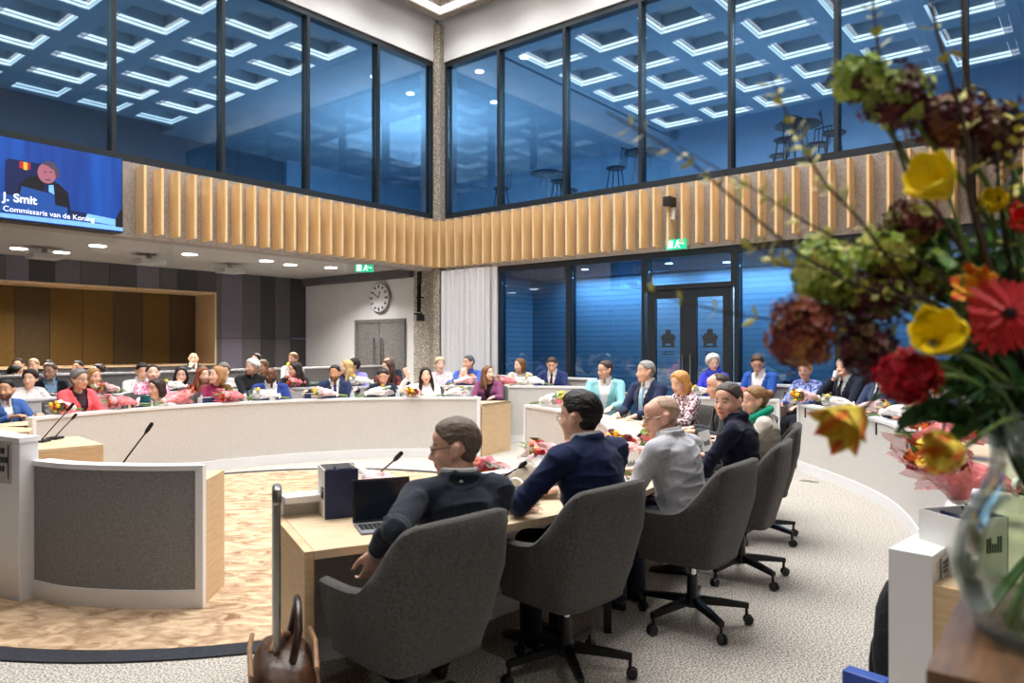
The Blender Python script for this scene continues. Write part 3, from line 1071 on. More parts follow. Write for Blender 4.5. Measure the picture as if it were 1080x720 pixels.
# white lectern block
f0 = Vector((-3.03, 4.49))
fu = Vector((-0.17, 0.075)).normalized()
yaw = math.atan2(fu.y, fu.x)
e = empty('lectern', (f0.x, f0.y, 0), yaw - math.pi, 'tall white lectern block with a dark lettered sign beside the grey-fronted desk', 'lectern')
MB().box(-0.62, 0.0, 0.0, 0.12, 0, 0.985).build('body', 'white_lacquer', e, bevel=0.006)
mb = MB()
rings = []
for k in range(13):
    x = -0.63 + 0.64 * k / 12
    z = 0.986 + 0.05 * (1 - k / 12) ** 2
    rings.append([(x, -0.008, z), (x, 0.128, z), (x, 0.128, z + 0.03), (x, -0.008, z + 0.03)])
mb.rings(rings).build('top', 'white_lacquer', e, smooth=30)
MB().box(-0.42, -0.075, -0.012, -0.001, 0.73, 0.99).build('sign', 'device_grey', e)
mb = MB()
rr = random.Random(5)
for row, z in enumerate([0.93, 0.875, 0.82]):
    x = -0.38
    while x < -0.12:
        w = rr.choice([0.02, 0.026, 0.03])
        mb.box(x, x + w, -0.0155, -0.0125, z - 0.018, z + 0.018)
        x += w + 0.009
mb.box(-0.09, -0.082, -0.0155, -0.0125, 0.76, 0.97)
mb.build('lettering', 'ink', e)

# ------------------------------------------------------------------ swivel chair
mat('chair_felt', rgb(66, 64, 63), 0.95, color2=rgb(87, 84, 82), scale=90, bump=0.25, bscale=220, spec=0.08, sheen=0.15)
mat('chair_seam', rgb(128, 124, 120), 0.9, var=0.1, scale=90, spec=0.1)


def chair_shell():
    """tub shell: U-shaped plan, tall back falling in a slope to the arms; front is +Y"""
    pts = [(-0.275, 0.25), (-0.285, 0.14), (-0.29, 0.03), (-0.292, -0.05), (-0.29, -0.13), (-0.284, -0.2), (-0.258, -0.258), (-0.16, -0.283), (0, -0.29)]
    hts = [0.67, 0.672, 0.676, 0.70, 0.78, 0.875, 0.938, 0.95, 0.95]
    pl = spline([(p[0], p[1], h) for p, h in zip(pts, hts)], 4)
    full = pl + [Vector((-p.x, p.y, p.z)) for p in reversed(pl[:-1])]
    rings = []
    th = 0.05
    for p in full:
        n = Vector((p.x * 0.9, (p.y + 0.02) * (1.0 if p.y < 0 else 0.0), 0))
        n.normalize()
        ring = []
        zb = 0.40
        top = p.z
        for k in range(6):
            f = k / 5
            z = zb + (top - 0.012 - zb) * f
            g = (z - zb) / 0.54
            sc = 0.80 + 0.20 * min(1, g * 1.7) ** 0.75
            lean = -0.045 * max(0, g - 0.35) * (1 if p.y < 0.0 else 0.2)
            ring.append(Vector((p.x * sc, p.y * sc + 0.02 * (1 - min(1, g * 2)) + lean, z)))
        o_top = ring[-1]
        inner = [r - n * th for r in ring]
        crest = [o_top + Vector((0, 0, 0.010)) - n * 0.012, o_top + Vector((0, 0, 0.012)) - n * (th - 0.012)]
        rings.append(ring + crest + list(reversed(inner)))
    mb = MB().rings(rings)
    # bottom pan
    bot = [(p.x * 0.8, p.y * 0.8 + 0.02) for p in full]
    mb.prism(bot, 0.385, 0.402)
    return mb


def make_chair():
    r = empty('swivel_chair')
    chair_shell().build('shell', 'chair_felt', r, smooth=55)
    mb = MB()
    n = 24
    rings = []
    for z, s in [(0.402, 0.93), (0.415, 0.99), (0.46, 1.0), (0.482, 0.97), (0.487, 0.85)]:
        ring = []
        for j in range(n):
            a = 2 * math.pi * j / n
            c, s_ = math.cos(a), math.sin(a)
            rr = (abs(c) ** 4 + abs(s_) ** 4) ** -0.25
            ring.append((c * rr * 0.205 * s, 0.035 + s_ * rr * 0.215 * s, z))
        rings.append(ring)
    mb.rings(rings).build('seat', 'chair_felt', r, smooth=50)
    MB().lathe([(0.022, 0.28), (0.022, 0.385)], 14).build('gas_lift', 'chrome', r, smooth=40)
    MB().lathe([(0.045, 0.10), (0.045, 0.15), (0.032, 0.17), (0.03, 0.28)], 14).build('hub', 'black_plastic', r, smooth=40)
    for k in range(5):
        a = 2 * math.pi * k / 5 + 0.3
        c, s = math.cos(a), math.sin(a)
        mb = MB()
        rings = []
        for rr, z, w, h in [(0.03, 0.135, 0.02, 0.022), (0.18, 0.122, 0.017, 0.018), (0.30, 0.108, 0.014, 0.014), (0.315, 0.106, 0.014, 0.014)]:
            x, y = rr * c, rr * s
            rings.append([(x - s * w, y + c * w, z - h), (x + s * w, y - c * w, z - h), (x + s * w, y - c * w, z + h), (x - s * w, y + c * w, z + h)])
        mb.rings(rings)
        mb.tube([(0.305 * c, 0.305 * s, 0.11), (0.305 * c, 0.305 * s, 0.055)], 0.009, 8)
        leg = mb.build('leg', 'black_metal', r, smooth=40)
        ca = MB()
        ax = Vector((-s, c, 0))
        cc = Vector((0.315 * c, 0.315 * s, 0.028))
        for sg in (-1, 1):
            ca.tube([cc + ax * sg * 0.008, cc + ax * sg * 0.02], [0.028, 0.026], 14)
        ca.tube([cc - ax * 0.009, cc + ax * 0.009], 0.012, 8)
        ca.build('caster', 'black_plastic', leg, smooth=40)
    return r


CHAIR = make_chair()
CHAIR_N = [0]


def place_chair(x, y, yaw, label, z=0.0, spin=None):
    o = CHAIR if CHAIR_N[0] == 0 else dup(CHAIR)
    CHAIR_N[0] += 1
    o.location = (x, y, z)
    o.rotation_euler = (0, 0, yaw)
    tag(o, label, 'chair', 'grey swivel chairs round the ring')
    return o


# ------------------------------------------------------------------ small desk furniture
mat('navy_card', rgb(34, 44, 84), 0.6, var=0.06)
mat('paper', rgb(238, 236, 232), 0.8, var=0.02)
mat('foam_black', rgb(14, 14, 16), 0.95, var=0.2, scale=90, bump=0.4)
mat('screen_off', rgb(20, 26, 40), 0.12, var=0.1, scale=2)
mat('key_grey', rgb(120, 122, 130), 0.6, var=0.05)
mat('teal_plastic', rgb(20, 96, 106), 0.5, var=0.05)
mat('green_plastic', rgb(104, 140, 84), 0.5, var=0.1)
mat('bottle_glass', rgb(190, 200, 205), 0.1, var=0.03)


def microphone(base, tip, label):
    base, tip = Vector(base), Vector(tip)
    e = empty('microphone', base, 0, label, 'microphone', 'gooseneck desk microphones')
    d = tip - base
    MB().box(-0.05, 0.05, -0.06, 0.06, 0.0, 0.022).build('base', 'black_plastic', e, bevel=0.006)
    k = d * 0.82
    MB().tube([(0, 0, 0.02), k * 0.5 + Vector((0, 0, 0.012)), k], [0.006, 0.0055, 0.005], 8).build('gooseneck', 'black_metal', e, smooth=40)
    MB().tube([k, d * 0.88, d], [0.008, 0.013, 0.012], 10, round_ends=True).build('windscreen', 'foam_black', e, smooth=60)
    return e


microphone(at(44, 466, 0.75), P(77, 426, 5.95), 'thin gooseneck microphone on the oak desk, its tip against the coral blazer')
microphone(at(58, 463, 0.75), P(80, 437, 6.2), 'second gooseneck microphone on the oak desk, tip just below its twin')
microphone((-2.52, 4.66, 0.765), P(160, 447, 4.66), 'gooseneck microphone rising alone behind the grey-fronted desk')
microphone(at(388, 513, 0.752), P(423, 478, 3.75), 'gooseneck microphone rising behind the open laptop')
microphone(at(520, 513, 0.752), P(554, 488, 4.0), 'gooseneck microphone leaning towards the brown paper bouquet')


def divider_box(name_label, loc, yaw, w=0.16, d=0.2, h=0.235, group=None):
    e = empty('divider_box', loc, yaw, name_label, 'box', group)
    t = 0.004
    MB().box(-w / 2, w / 2, -d / 2, -d / 2 + t, 0, h).build('front', 'navy_card', e)
    mb = MB().box(-w / 2, -w / 2 + t, -d / 2 + t, d / 2, 0, h).box(w / 2 - t, w / 2, -d / 2 + t, d / 2, 0, h).box(-w / 2 + t, w / 2 - t, d / 2 - t, d / 2, 0, h)
    mb.build('side', 'paper', e)
    mb = MB().box(-w / 2 + t, w / 2 - t, -d / 2 + t, d / 2 - t, 0, 0.006).box(-0.003, 0.003, -d / 2 + t, d / 2 - t, 0.006, h - 0.012)
    mb.box(-w / 2 + t, w / 2 - t, 0.0, 0.004, 0.006, h - 0.012)
    mb.build('divider', 'navy_card', e)
    mb = MB()
    rr = random.Random(2)
    for k in range(6):
        y = -d / 2 + 0.03 + k * 0.012
        mb.box(-w / 2 - 0.002, -w / 2, y, y + 0.008, 0.09, 0.09 + rr.uniform(0.03, 0.06))
    mb.build('print', 'ink', e)
    return e


p = at(351, 547, 0.75)
divider_box('navy divider box with white printed sides beside the open laptop', (p.x, p.y + 0.1, 0.751), 0.42)
p = at(1003, 608, 0.75)
divider_box('tall white-sided box with navy front next to the glass vase', (1.665, 2.70, 0.751), 0.25 + math.pi / 2, w=0.2, d=0.2, h=0.215)

# laptop on the near desk
pl = at(404, 551, 0.752)
e = empty('laptop', pl, 0.38, 'open black tablet laptop with grey keyboard on the oak desk', 'laptop')
MB().box(-0.135, 0.135, -0.19, 0.0, 0.0, 0.008).build('keyboard_base', 'key_grey', e, bevel=0.002)
mb = MB()
for r_ in range(5):
    for c_ in range(12):
        x, y = -0.125 + c_ * 0.021, -0.035 - r_ * 0.021
        mb.box(x, x + 0.017, y - 0.015, y, 0.008, 0.0105)
mb.build('keys', 'black_plastic', e)
sc = MB().box(-0.14, 0.14, 0.0, 0.008, 0.0, 0.2).build('screen', 'black_plastic', e, bevel=0.002, loc=(0, 0.0, 0.008), rot=(-0.28, 0, 0))
MB().box(-0.128, 0.128, -0.0012, -0.0002, 0.012, 0.188).build('display', 'screen_off', sc)

# conference microphone stub by the laptop, papers and cards
MB().lathe([(0.022, 0), (0.022, 0.045), (0.016, 0.055)], 14).build('speaker_puck', 'black_plastic', smooth=40, loc=at(379, 543, 0.75), label='small black cylinder on the oak desk just beside the laptop hinge', cat='device')


def sheet(loc, yaw, w, d, label, m='paper', n=1, group=None, name='paper_sheet'):
    mb = MB()
    for k in range(n):
        dx = RND.uniform(-0.008, 0.008)
        mb.box(-w / 2 + dx, w / 2 + dx, -d / 2, d / 2, k * 0.0012, k * 0.0012 + 0.001)
    return mb.build(name, m, loc=loc, rot=(0, 0, yaw), label=label, cat='papers', group=group)


def tent_card(loc, yaw, w, h, label, lettered=True):
    e = empty('tent_card', loc, yaw, label, 'name card', 'white folded cards on the near desk')
    mb = MB()
    mb.rings([[(-w / 2, -0.05, 0), (-w / 2, 0, h), (-w / 2, 0.05, 0), (-w / 2, 0.048, 0), (-w / 2, 0, h - 0.004), (-w / 2, -0.048, 0)],
              [(w / 2, -0.05, 0), (w / 2, 0, h), (w / 2, 0.05, 0), (w / 2, 0.048, 0), (w / 2, 0, h - 0.004), (w / 2, -0.048, 0)]])
    mb.build('card', 'paper', e)
    if lettered:
        mb = MB()
        rr = random.Random(int(w * 1000))
        for k in range(7):
            x = -0.06 + k * 0.018
            t0, t1 = 0.4, 0.4 + rr.uniform(0.14, 0.26)
            mb.add([(x, -0.0515 + 0.05 * t0, h * t0), (x + 0.011, -0.0515 + 0.05 * t0, h * t0), (x + 0.011, -0.0515 + 0.05 * t1, h * t1), (x, -0.0515 + 0.05 * t1, h * t1)], [(0, 1, 2, 3)])
        mb.build('print', 'ink', e)
    return e


tent_card(P(664, 488, 4.75) * 1.0, 0.8, 0.2, 0.14, 'white lettered card standing between the navy suit and the grey suit')
tent_card(P(742, 462, 5.6), 0.95, 0.22, 0.18, 'white lettered card standing between the grey suit and the smiling man in navy')
for o in list(COL.objects):
    if o.name.startswith('tent_card'):
        o.location.z = 0.752
sheet(at(520, 512, 0.752), 0.5, 0.21, 0.297, 'dark slim folder lying beside the leaning gooseneck microphone', 'ink', 4, name='folder')
sheet(at(640, 492, 0.752), 0.7, 0.24, 0.3, 'white sheets lying by the pink bouquet beyond the navy suit', n=3)

# leather bag with telescopic handle
mat('bag_leather', rgb(48, 30, 20), 0.35, color2=rgb(88, 58, 38), scale=9, bump=0.4, bscale=30)
mat('bag_trim', rgb(146, 110, 78), 0.45, var=0.15, scale=20)
mat('dark_leather', rgb(46, 26, 20), 0.3, var=0.2, scale=20)
bx = at(300, 672, 0.53)
e = empty('trolley_bag', (bx.x, bx.y - 0.02, 0), 0.33, 'brown leather trolley bag with a long steel handle standing at the desk end', 'bag')


def pillow(w, d, z0, z1, rnd=0.04, bulge=0.03, seed=0, n=28, m=10):
    mb = MB()
    rings = []
    for k in range(m + 1):
        f = k / m
        z = z0 + (z1 - z0) * f
        g = math.sin(math.pi * f)
        ring = []
        for j in range(n):
            a = 2 * math.pi * j / n
            c, s = math.cos(a), math.sin(a)
            rr = (abs(c) ** 5 + abs(s) ** 5) ** -0.2
            nz = noise.noise(Vector((c * 2 + seed, s * 2, z * 9))) * 0.012
            e_ = 1 - 0.25 * (abs(2 * f - 1) ** 6)
            ring.append(((w / 2 * e_ + bulge * g + nz) * c * rr, (d / 2 * e_ + bulge * g + nz) * s * rr, z))
        rings.append(ring)
    return mb.rings(rings)


pillow(0.19, 0.36, 0.06, 0.5, seed=1).build('body', 'bag_leather', e, smooth=60)
mb = MB()
for sx in (-1, 1):
    mb.tube([(sx * 0.105, -0.19, 0.49), (sx * 0.112, 0, 0.515), (sx * 0.105, 0.19, 0.49)], 0.009, 6)
    mb.tube([(sx * 0.118, -0.17, 0.1), (sx * 0.128, -0.17, 0.3), (sx * 0.105, -0.18, 0.49)], 0.007, 6)
mb.build('piping', 'bag_trim', e, smooth=60)
pillow(0.05, 0.25, 0.1, 0.34, seed=4, bulge=0.015).build('front_pocket', 'bag_leather', e, smooth=60, loc=(-0.13, 0, 0))
mb = MB()
mb.tube([(0.03, -0.13, 0.5), (0.05, -0.12, 0.6), (0.05, -0.04, 0.66), (0.05, 0.04, 0.66), (0.05, 0.12, 0.6), (0.03, 0.13, 0.5)], 0.014, 8)
mb.build('carry_handle', 'dark_leather', e, smooth=60)
mb = MB().tube([(-0.02, -0.05, 0.45), (-0.02, -0.05, 1.04)], 0.013, 10).tube([(-0.02, 0.05, 0.45), (-0.02, 0.05, 1.04)], 0.013, 10)
mb.tube([(-0.02, -0.05, 1.035), (-0.02, -0.045, 1.065), (-0.02, 0, 1.075), (-0.02, 0.045, 1.065), (-0.02, 0.05, 1.035)], 0.017, 10, round_ends=True)
mb.build('telescopic_handle', 'steel', e, smooth=50)
for sy in (-1, 1):
    MB().tube([(-0.06, sy * 0.14, 0.04), (-0.03, sy * 0.14, 0.04)], 0.04, 16).build('wheel', 'black_plastic', e, smooth=40)
MB().tube([(-0.04, -0.02, 0.502), (-0.01, 0.03, 0.54), (0.02, 0.1, 0.51)], [0.012, 0.02, 0.012], 8, round_ends=True).build('scarf', 'bag_trim', e, smooth=60)

# black backpack and a blue folder at the white desk's end
mat('black_cloth', rgb(20, 21, 26), 0.85, var=0.25, scale=30, bump=0.8, bscale=30)
bp = at(920, 690, 0.0)
e = empty('backpack', (1.40, 2.93, 0), 0.7, 'black fabric backpack leaning against the end of the white desk', 'bag')
pillow(0.22, 0.3, 0.02, 0.62, seed=9, bulge=0.05).build('body', 'black_cloth', e, smooth=60)
pillow(0.06, 0.22, 0.06, 0.36, seed=12, bulge=0.03).build('front_pocket', 'black_cloth', e, smooth=60, loc=(-0.15, 0, 0))
MB().tube([(0.0, -0.05, 0.6), (0, -0.03, 0.68), (0, 0.03, 0.68), (0, 0.05, 0.6)], 0.012, 8).build('carry_loop', 'black_cloth', e, smooth=60)
e.location = (1.68, 3.16, 0)
e.rotation_euler = (0, 0, -0.75)
e.scale = (0.5, 0.8, 0.92)
MB().box(-0.035, 0.035, -0.08, 0.08, 0, 0.32).build('blue_folder', mat('folder_blue', rgb(30, 66, 150), 0.5), bevel=0.006, loc=(1.365, 2.81, 0), rot=(0, 0.0, 0.75), label='blue folder box standing on the carpet near the white desk end', cat='folder')

# floor outlets in the carpet
for px, py in [(849, 507), (858, 508)]:
    MB().lathe([(0.06, 0), (0.06, 0.004)], 20).build('floor_outlet', 'steel', loc=at(px, py, 0.0), label='small round metal floor outlet in the carpet before the white desk', cat='outlet', group='floor outlets')

# dark wooden sideboard close to us, carrying the vase
SBZ = 1.05
c0 = Vector((0.68, 1.2))
su = Vector((0.29, 0.376)).normalized()
sv = Vector((su.y, -su.x))
e = empty('sideboard', (c0.x, c0.y, 0), math.atan2(su.y, su.x), 'dark brown wooden sideboard right under the glass vase of flowers', 'sideboard')
MB().box(-0.0, 0.62, -0.8, 0.0, SBZ - 0.03, SBZ).build('top', 'dark_oak', e, bevel=0.003)
MB().box(0.015, 0.6, -0.785, -0.015, 0.06, SBZ - 0.031).build('body', 'dark_oak', e)
MB().box(0.04, 0.58, -0.76, -0.04, 0.0, 0.06).build('base', 'black_metal', e)
for k in range(2):
    dd = MB().box(-0.0, 0.0145, -0.395 - 0.385 * k, -0.02 - 0.385 * k, 0.09, SBZ - 0.06).build('door', 'dark_oak', e)
    MB().box(-0.018, -0.001, -0.34 - 0.16 * k, -0.325 - 0.16 * k, 0.5, 0.7).build('handle', 'black_metal', dd)

# bar stools and tables seen on the upper floor behind the entrance glazing
mat('stool_dark', rgb(52, 66, 86), 0.6, var=0.05)


def bar_stool():
    r = empty('bar_stool')
    MB().lathe([(0.17, 0.74), (0.19, 0.76), (0.18, 0.78)], 16).build('seat', 'stool_dark', r, smooth=40)
    for k in range(4):
        a = math.pi / 4 + k * math.pi / 2
        c, s = math.cos(a), math.sin(a)
        MB().tube([(0.12 * c, 0.12 * s, 0.75), (0.24 * c, 0.24 * s, 0)], 0.012, 6).build('leg', 'stool_dark', r, smooth=40)
    MB().lathe([(0.185, 0.3), (0.19, 0.3), (0.19, 0.318), (0.185, 0.318)], 16).build('foot_ring', 'stool_dark', r)
    mb = MB()
    for k in range(5):
        x = -0.15 + 0.075 * k
        mb.tube([(x, -0.15, 0.76), (x * 1.05, -0.2, 1.1)], 0.008, 6)
    mb.tube([(-0.17, -0.2, 1.1), (0, -0.23, 1.11), (0.17, -0.2, 1.1)], 0.016, 8)
    mb.build('backrest', 'stool_dark', r, smooth=40)
    return r


stool = bar_stool()
spots = [(1.2, -0.6, 0.4), (1.4, -1.9, 2.0), (2.2, -1.6, -1.2), (1.2, -3.3, 1.0), (1.3, -6.3, 0.3), (1.9, -6.6, 2.2), (1.4, -7.0, -2.0), (2.2, -5.9, 1.4)]
for i, (a, b, y) in enumerate(spots):
    o = stool if i == 0 else dup(stool)
    o.location = W(a, b, UZ)
    o.rotation_euler = (0, 0, y)
    tag(o, 'dark slim bar stool on the upper floor behind the glazing over the entrance', 'stool', 'bar stools upstairs')


def bar_table():
    r = empty('bar_table')
    MB().lathe([(0.36, 1.05), (0.38, 1.06), (0.38, 1.08)], 24).build('table_top', 'stool_dark', r, smooth=40)
    for k in range(4):
        a = k * math.pi / 2
        MB().tube([(0.1 * math.cos(a), 0.1 * math.sin(a), 1.05), (0.34 * math.cos(a), 0.34 * math.sin(a), 0)], 0.016, 6).build('leg', 'white_lacquer', r, smooth=40)
    return r


tb = bar_table()
for i, (a, b) in enumerate([(1.6, -6.4), (1.5, -3.7), (1.7, -1.4)]):
    o = tb if i == 0 else dup(tb)
    o.location = W(a, b, UZ)
    tag(o, 'round bar table with splayed pale legs on the upper floor over the entrance', 'table', 'bar tables upstairs')

# lettered plate on the inner face of the white desk's end
q0, q1 = D4[0], D4[2]
tt = (q1 - q0).normalized()
nn = Vector((tt.y, -tt.x))
c = q0 + tt * 0.10 + nn * 0.1345
yaw = math.atan2(tt.y, tt.x)
e = empty('sign_plate', (c.x, c.y, 0.79), yaw, 'small grey lettered plate on the white end of the bouquet-strewn desk', 'sign')
MB().box(-0.055, 0.055, -0.003, 0.0, -0.035, 0.035).build('plate', 'device_grey', e)
mb = MB()
for k, zz in enumerate([0.018, 0.002, -0.014]):
    for j in range(5 - k):
        mb.box(-0.045 + j * 0.018, -0.033 + j * 0.018, -0.0042, -0.0032, zz - 0.005, zz + 0.005)
mb.build('lettering', 'ink', e)

# lounge chairs in the corridor beyond the right-hand lower windows
mat('lounge_blue', rgb(40, 62, 104), 0.9, var=0.1, scale=40)
lc = empty('lounge_chair')
MB().box(-0.4, 0.4, -0.36, 0.36, 0.18, 0.42).build('seat', 'lounge_blue', lc, bevel=0.04)
MB().box(-0.42, 0.42, 0.3, 0.46, 0.2, 1.02).build('backrest', 'lounge_blue', lc, bevel=0.05)
for sx in (-1, 1):
    MB().box(sx * 0.45 - 0.07, sx * 0.45 + 0.07, -0.36, 0.4, 0.18, 0.6).build('armrest', 'lounge_blue', lc, bevel=0.04)
    for sy in (-1, 1):
        MB().tube([(sx * 0.36, sy * 0.3, 0.18), (sx * 0.38, sy * 0.32, 0)], 0.018, 8).build('leg', 'black_metal', lc, smooth=40)
for i, (a, b, y, w_) in enumerate([(1.6, -6.7, 0.9, 'nearer the entrance doors'), (1.7, -7.9, 0.6, 'farther from the entrance doors')]):
    o = lc if i == 0 else dup(lc)
    o.location = W(a, b, 0)
    o.rotation_euler = (0, 0, y)
    tag(o, 'dark blue lounge chair in the corridor behind the lower windows, ' + w_, 'armchair', 'corridor lounge chairs')
# ------------------------------------------------------------------ people
mat('skin', (1, 1, 1), 0.5, var=0.05, scale=30, bump=0.05, bscale=120, attr='Col', spec=0.35)
mat('eye_white', rgb(196, 188, 182), 0.2, var=0.01)
mat('iris', rgb(52, 40, 32), 0.15, var=0.05)
mat('lens_frame', rgb(26, 24, 24), 0.3, var=0.05)
mat('lens_wire', rgb(150, 140, 120), 0.3, 0.8, var=0.05)
mat('shoe_black', rgb(20, 18, 18), 0.35, var=0.05)
PENDING = []


def hairmat(c):
    n = 'hair_%d_%d_%d' % c
    return mat(n, tuple(x * 0.72 for x in rgb(*c)), 0.42, color2=tuple(min(1, x * 1.25) for x in rgb(*c)), scale=30, stretch=(7, 2, 1.2), lo=0.35, hi=0.68, bump=0.6, bscale=55, spec=0.4)


def cloth(c, c2=None, scale=14, kind='noise', rough=0.85):
    n = 'cloth_%d_%d_%d' % c + ('' if c2 is None else '_%d_%d_%d_%d' % (c2 + (int(scale),)))
    if c2 is None:
        return mat(n, rgb(*c), rough, var=0.08, scale=60, bump=0.35, bscale=16, spec=0.15, sheen=0.1)
    return mat(n, rgb(*c), rough, color2=rgb(*c2), scale=scale, kind=kind, lo=0.44, hi=0.54, bump=0.3, bscale=16, spec=0.15)


def later(ob, voxel, smooth, fn=None, factor=0.5):
    md = ob.modifiers.new('remesh', 'REMESH')
    md.mode = 'VOXEL'
    md.voxel_size = voxel
    md.use_smooth_shade = True
    if smooth:
        ms = ob.modifiers.new('smooth', 'SMOOTH')
        ms.iterations = smooth
        ms.factor = factor
    PENDING.append((ob, fn))


def resolve():
    dg = bpy.context.evaluated_depsgraph_get()
    for ob, fn in PENDING:
        me = bpy.data.meshes.new_from_object(ob.evaluated_get(dg))
        old = ob.data
        me.name = ob.name
        if len(me.materials) == 0:
            for m in old.materials:
                me.materials.append(m)
        ob['_new'] = 1
        NEW.append((ob, me, fn))
    for ob, me, fn in NEW:
        ob.modifiers.clear()
        ob.data = me
        del ob['_new']
        me.polygons.foreach_set('use_smooth', [True] * len(me.polygons))
        if fn:
            fn(ob, me)
    for o, src in SHARE:
        o.data = src.data


NEW, SHARE = [], []


def verts_np(me):
    a = np.empty(len(me.vertices) * 3)
    me.vertices.foreach_get('co', a)
    return a.reshape(-1, 3)


def set_verts(me, a):
    me.vertices.foreach_set('co', a.ravel())
    me.update()


def smooth01(x):
    x = max(0.0, min(1.0, x))
    return x * x * (3 - 2 * x)


def ik(S, T, l1, l2, pole):
    d = T - S
    L = d.length
    m = (l1 + l2) * 0.995
    if L > m:
        T = S + d * (m / L)
        d = T - S
        L = m
    L = max(L, abs(l1 - l2) + 0.02)
    u = d.normalized()
    a = (l1 * l1 - l2 * l2 + L * L) / (2 * L)
    h = math.sqrt(max(0, l1 * l1 - a * a))
    p = pole - u * pole.dot(u)
    p.normalize()
    return S + u * a + p * h, T


def hand(mb, wrist, d, nrm, side, curl=0.5, spread=0.1, hs=1.0, n=8):
    """palm and five fingers; d: finger direction, nrm: back-of-hand normal, side: +1 right hand"""
    d = d.normalized()
    nrm = (nrm - d * nrm.dot(d)).normalized()
    lat = d.cross(nrm) * side          # towards the thumb
    lat = -lat
    for k in range(4):
        o = (k - 1.5) * 0.019 * hs
        mb.tube([wrist + lat * o * 0.55, wrist + lat * o + d * 0.085 * hs], [0.0145 * hs, 0.0125 * hs], n, round_ends=True)
    ln = [(0.036, 0.022, 0.018), (0.043, 0.026, 0.020), (0.046, 0.028, 0.021), (0.042, 0.026, 0.020)]
    for k in range(4):
        o = (k - 1.5) * 0.0205 * hs
        p = wrist + lat * o + d * 0.088 * hs
        pts = [p]
        a = -0.1
        sp = (k - 1.5) * spread
        for s in ln[k]:
            a += curl
            v = (d * math.cos(a) - nrm * math.sin(a)) + lat * sp * math.cos(a)
            p = p + v.normalized() * s * hs
            pts.append(p)
        mb.tube(pts, [0.0092 * hs, 0.0086 * hs, 0.008 * hs, 0.007 * hs], n, round_ends=True)
    b = wrist + lat * 0.024 * hs + d * 0.018 * hs - nrm * 0.004
    v1 = (d * 0.72 + lat * 0.7 - nrm * 0.25).normalized()
    v2 = (d * 0.92 + lat * 0.3 - nrm * 0.35 * (0.4 + curl)).normalized()
    mb.tube([b, b + v1 * 0.042 * hs, b + v1 * 0.042 * hs + v2 * 0.03 * hs, b + v1 * 0.042 * hs + v2 * 0.054 * hs], [0.0135 * hs, 0.011 * hs, 0.0098 * hs, 0.0078 * hs], n, round_ends=True)


def head_shapes(mb, Hc, R, hs, female=False, near=False):
    n1, n2 = (24, 16) if near else (14, 10)

    def E(c, r, fn=None, Rl=None):
        mb.ell(Hc + R @ (Vector(c) * hs), [x * hs for x in r], R if Rl is None else R @ Rl, n1, n2, fn)

    def T(pts, rad, n=10):
        mb.tube([Hc + R @ (Vector(p) * hs) for p in pts], [x * hs for x in rad], n, round_ends=True)
    E((0, -0.012, 0.032), (0.0755, 0.096, 0.083))
    jw = 0.052 if female else 0.057
    E((0, 0.024, -0.035), (0.066, 0.066, 0.072))
    E((0, 0.030, -0.068), (jw, 0.056, 0.045))
    E((0, 0.072, -0.099), (0.021, 0.017, 0.017))
    E((-0.036, 0.052, -0.028), (0.030, 0.032, 0.034))
    E((0.036, 0.052, -0.028), (0.030, 0.032, 0.034))
    T([(-0.042, 0.066, 0.021), (-0.018, 0.080, 0.020), (0.018, 0.080, 0.020), (0.042, 0.066, 0.021)], [0.010, 0.012, 0.012, 0.010])
    E((0, 0.062, 0.048), (0.050, 0.028, 0.040))
    T([(0, 0.083, 0.012), (0, 0.097, -0.012), (0, 0.108, -0.032)], [0.008, 0.0095, 0.012])
    E((-0.012, 0.093, -0.034), (0.010, 0.010, 0.008))
    E((0.012, 0.093, -0.034), (0.010, 0.010, 0.008))
    E((0, 0.074, -0.062), (0.030, 0.018, 0.026))
    T([(-0.022, 0.082, -0.0605), (0, 0.0925, -0.0575), (0.022, 0.082, -0.0605)], [0.0045, 0.0065, 0.0045])
    T([(-0.020, 0.081, -0.067), (0, 0.0915, -0.070), (0.020, 0.081, -0.067)], [0.0045, 0.0072, 0.0045])
    for sx in (-1, 1):
        T([(sx * 0.019, 0.078, 0.0125), (sx * 0.032, 0.0815, 0.0155), (sx * 0.046, 0.072, 0.011)], [0.0055, 0.0065, 0.0055])
        T([(sx * 0.020, 0.077, -0.0085), (sx * 0.033, 0.0785, -0.0105), (sx * 0.046, 0.070, -0.008)], [0.005, 0.0055, 0.005])
        Rl = Matrix.Rotation(sx * 0.35, 3, 'Z') @ Matrix.Rotation(0.2, 3, 'X')
        E((sx * 0.081, -0.006, -0.004), (0.012, 0.022, 0.035), None, Rl)
        E((sx * 0.085, -0.013, 0.012), (0.012, 0.020, 0.018), None, Rl)
        E((sx * 0.075, 0.004, -0.030), (0.008, 0.011, 0.012), None, Rl)


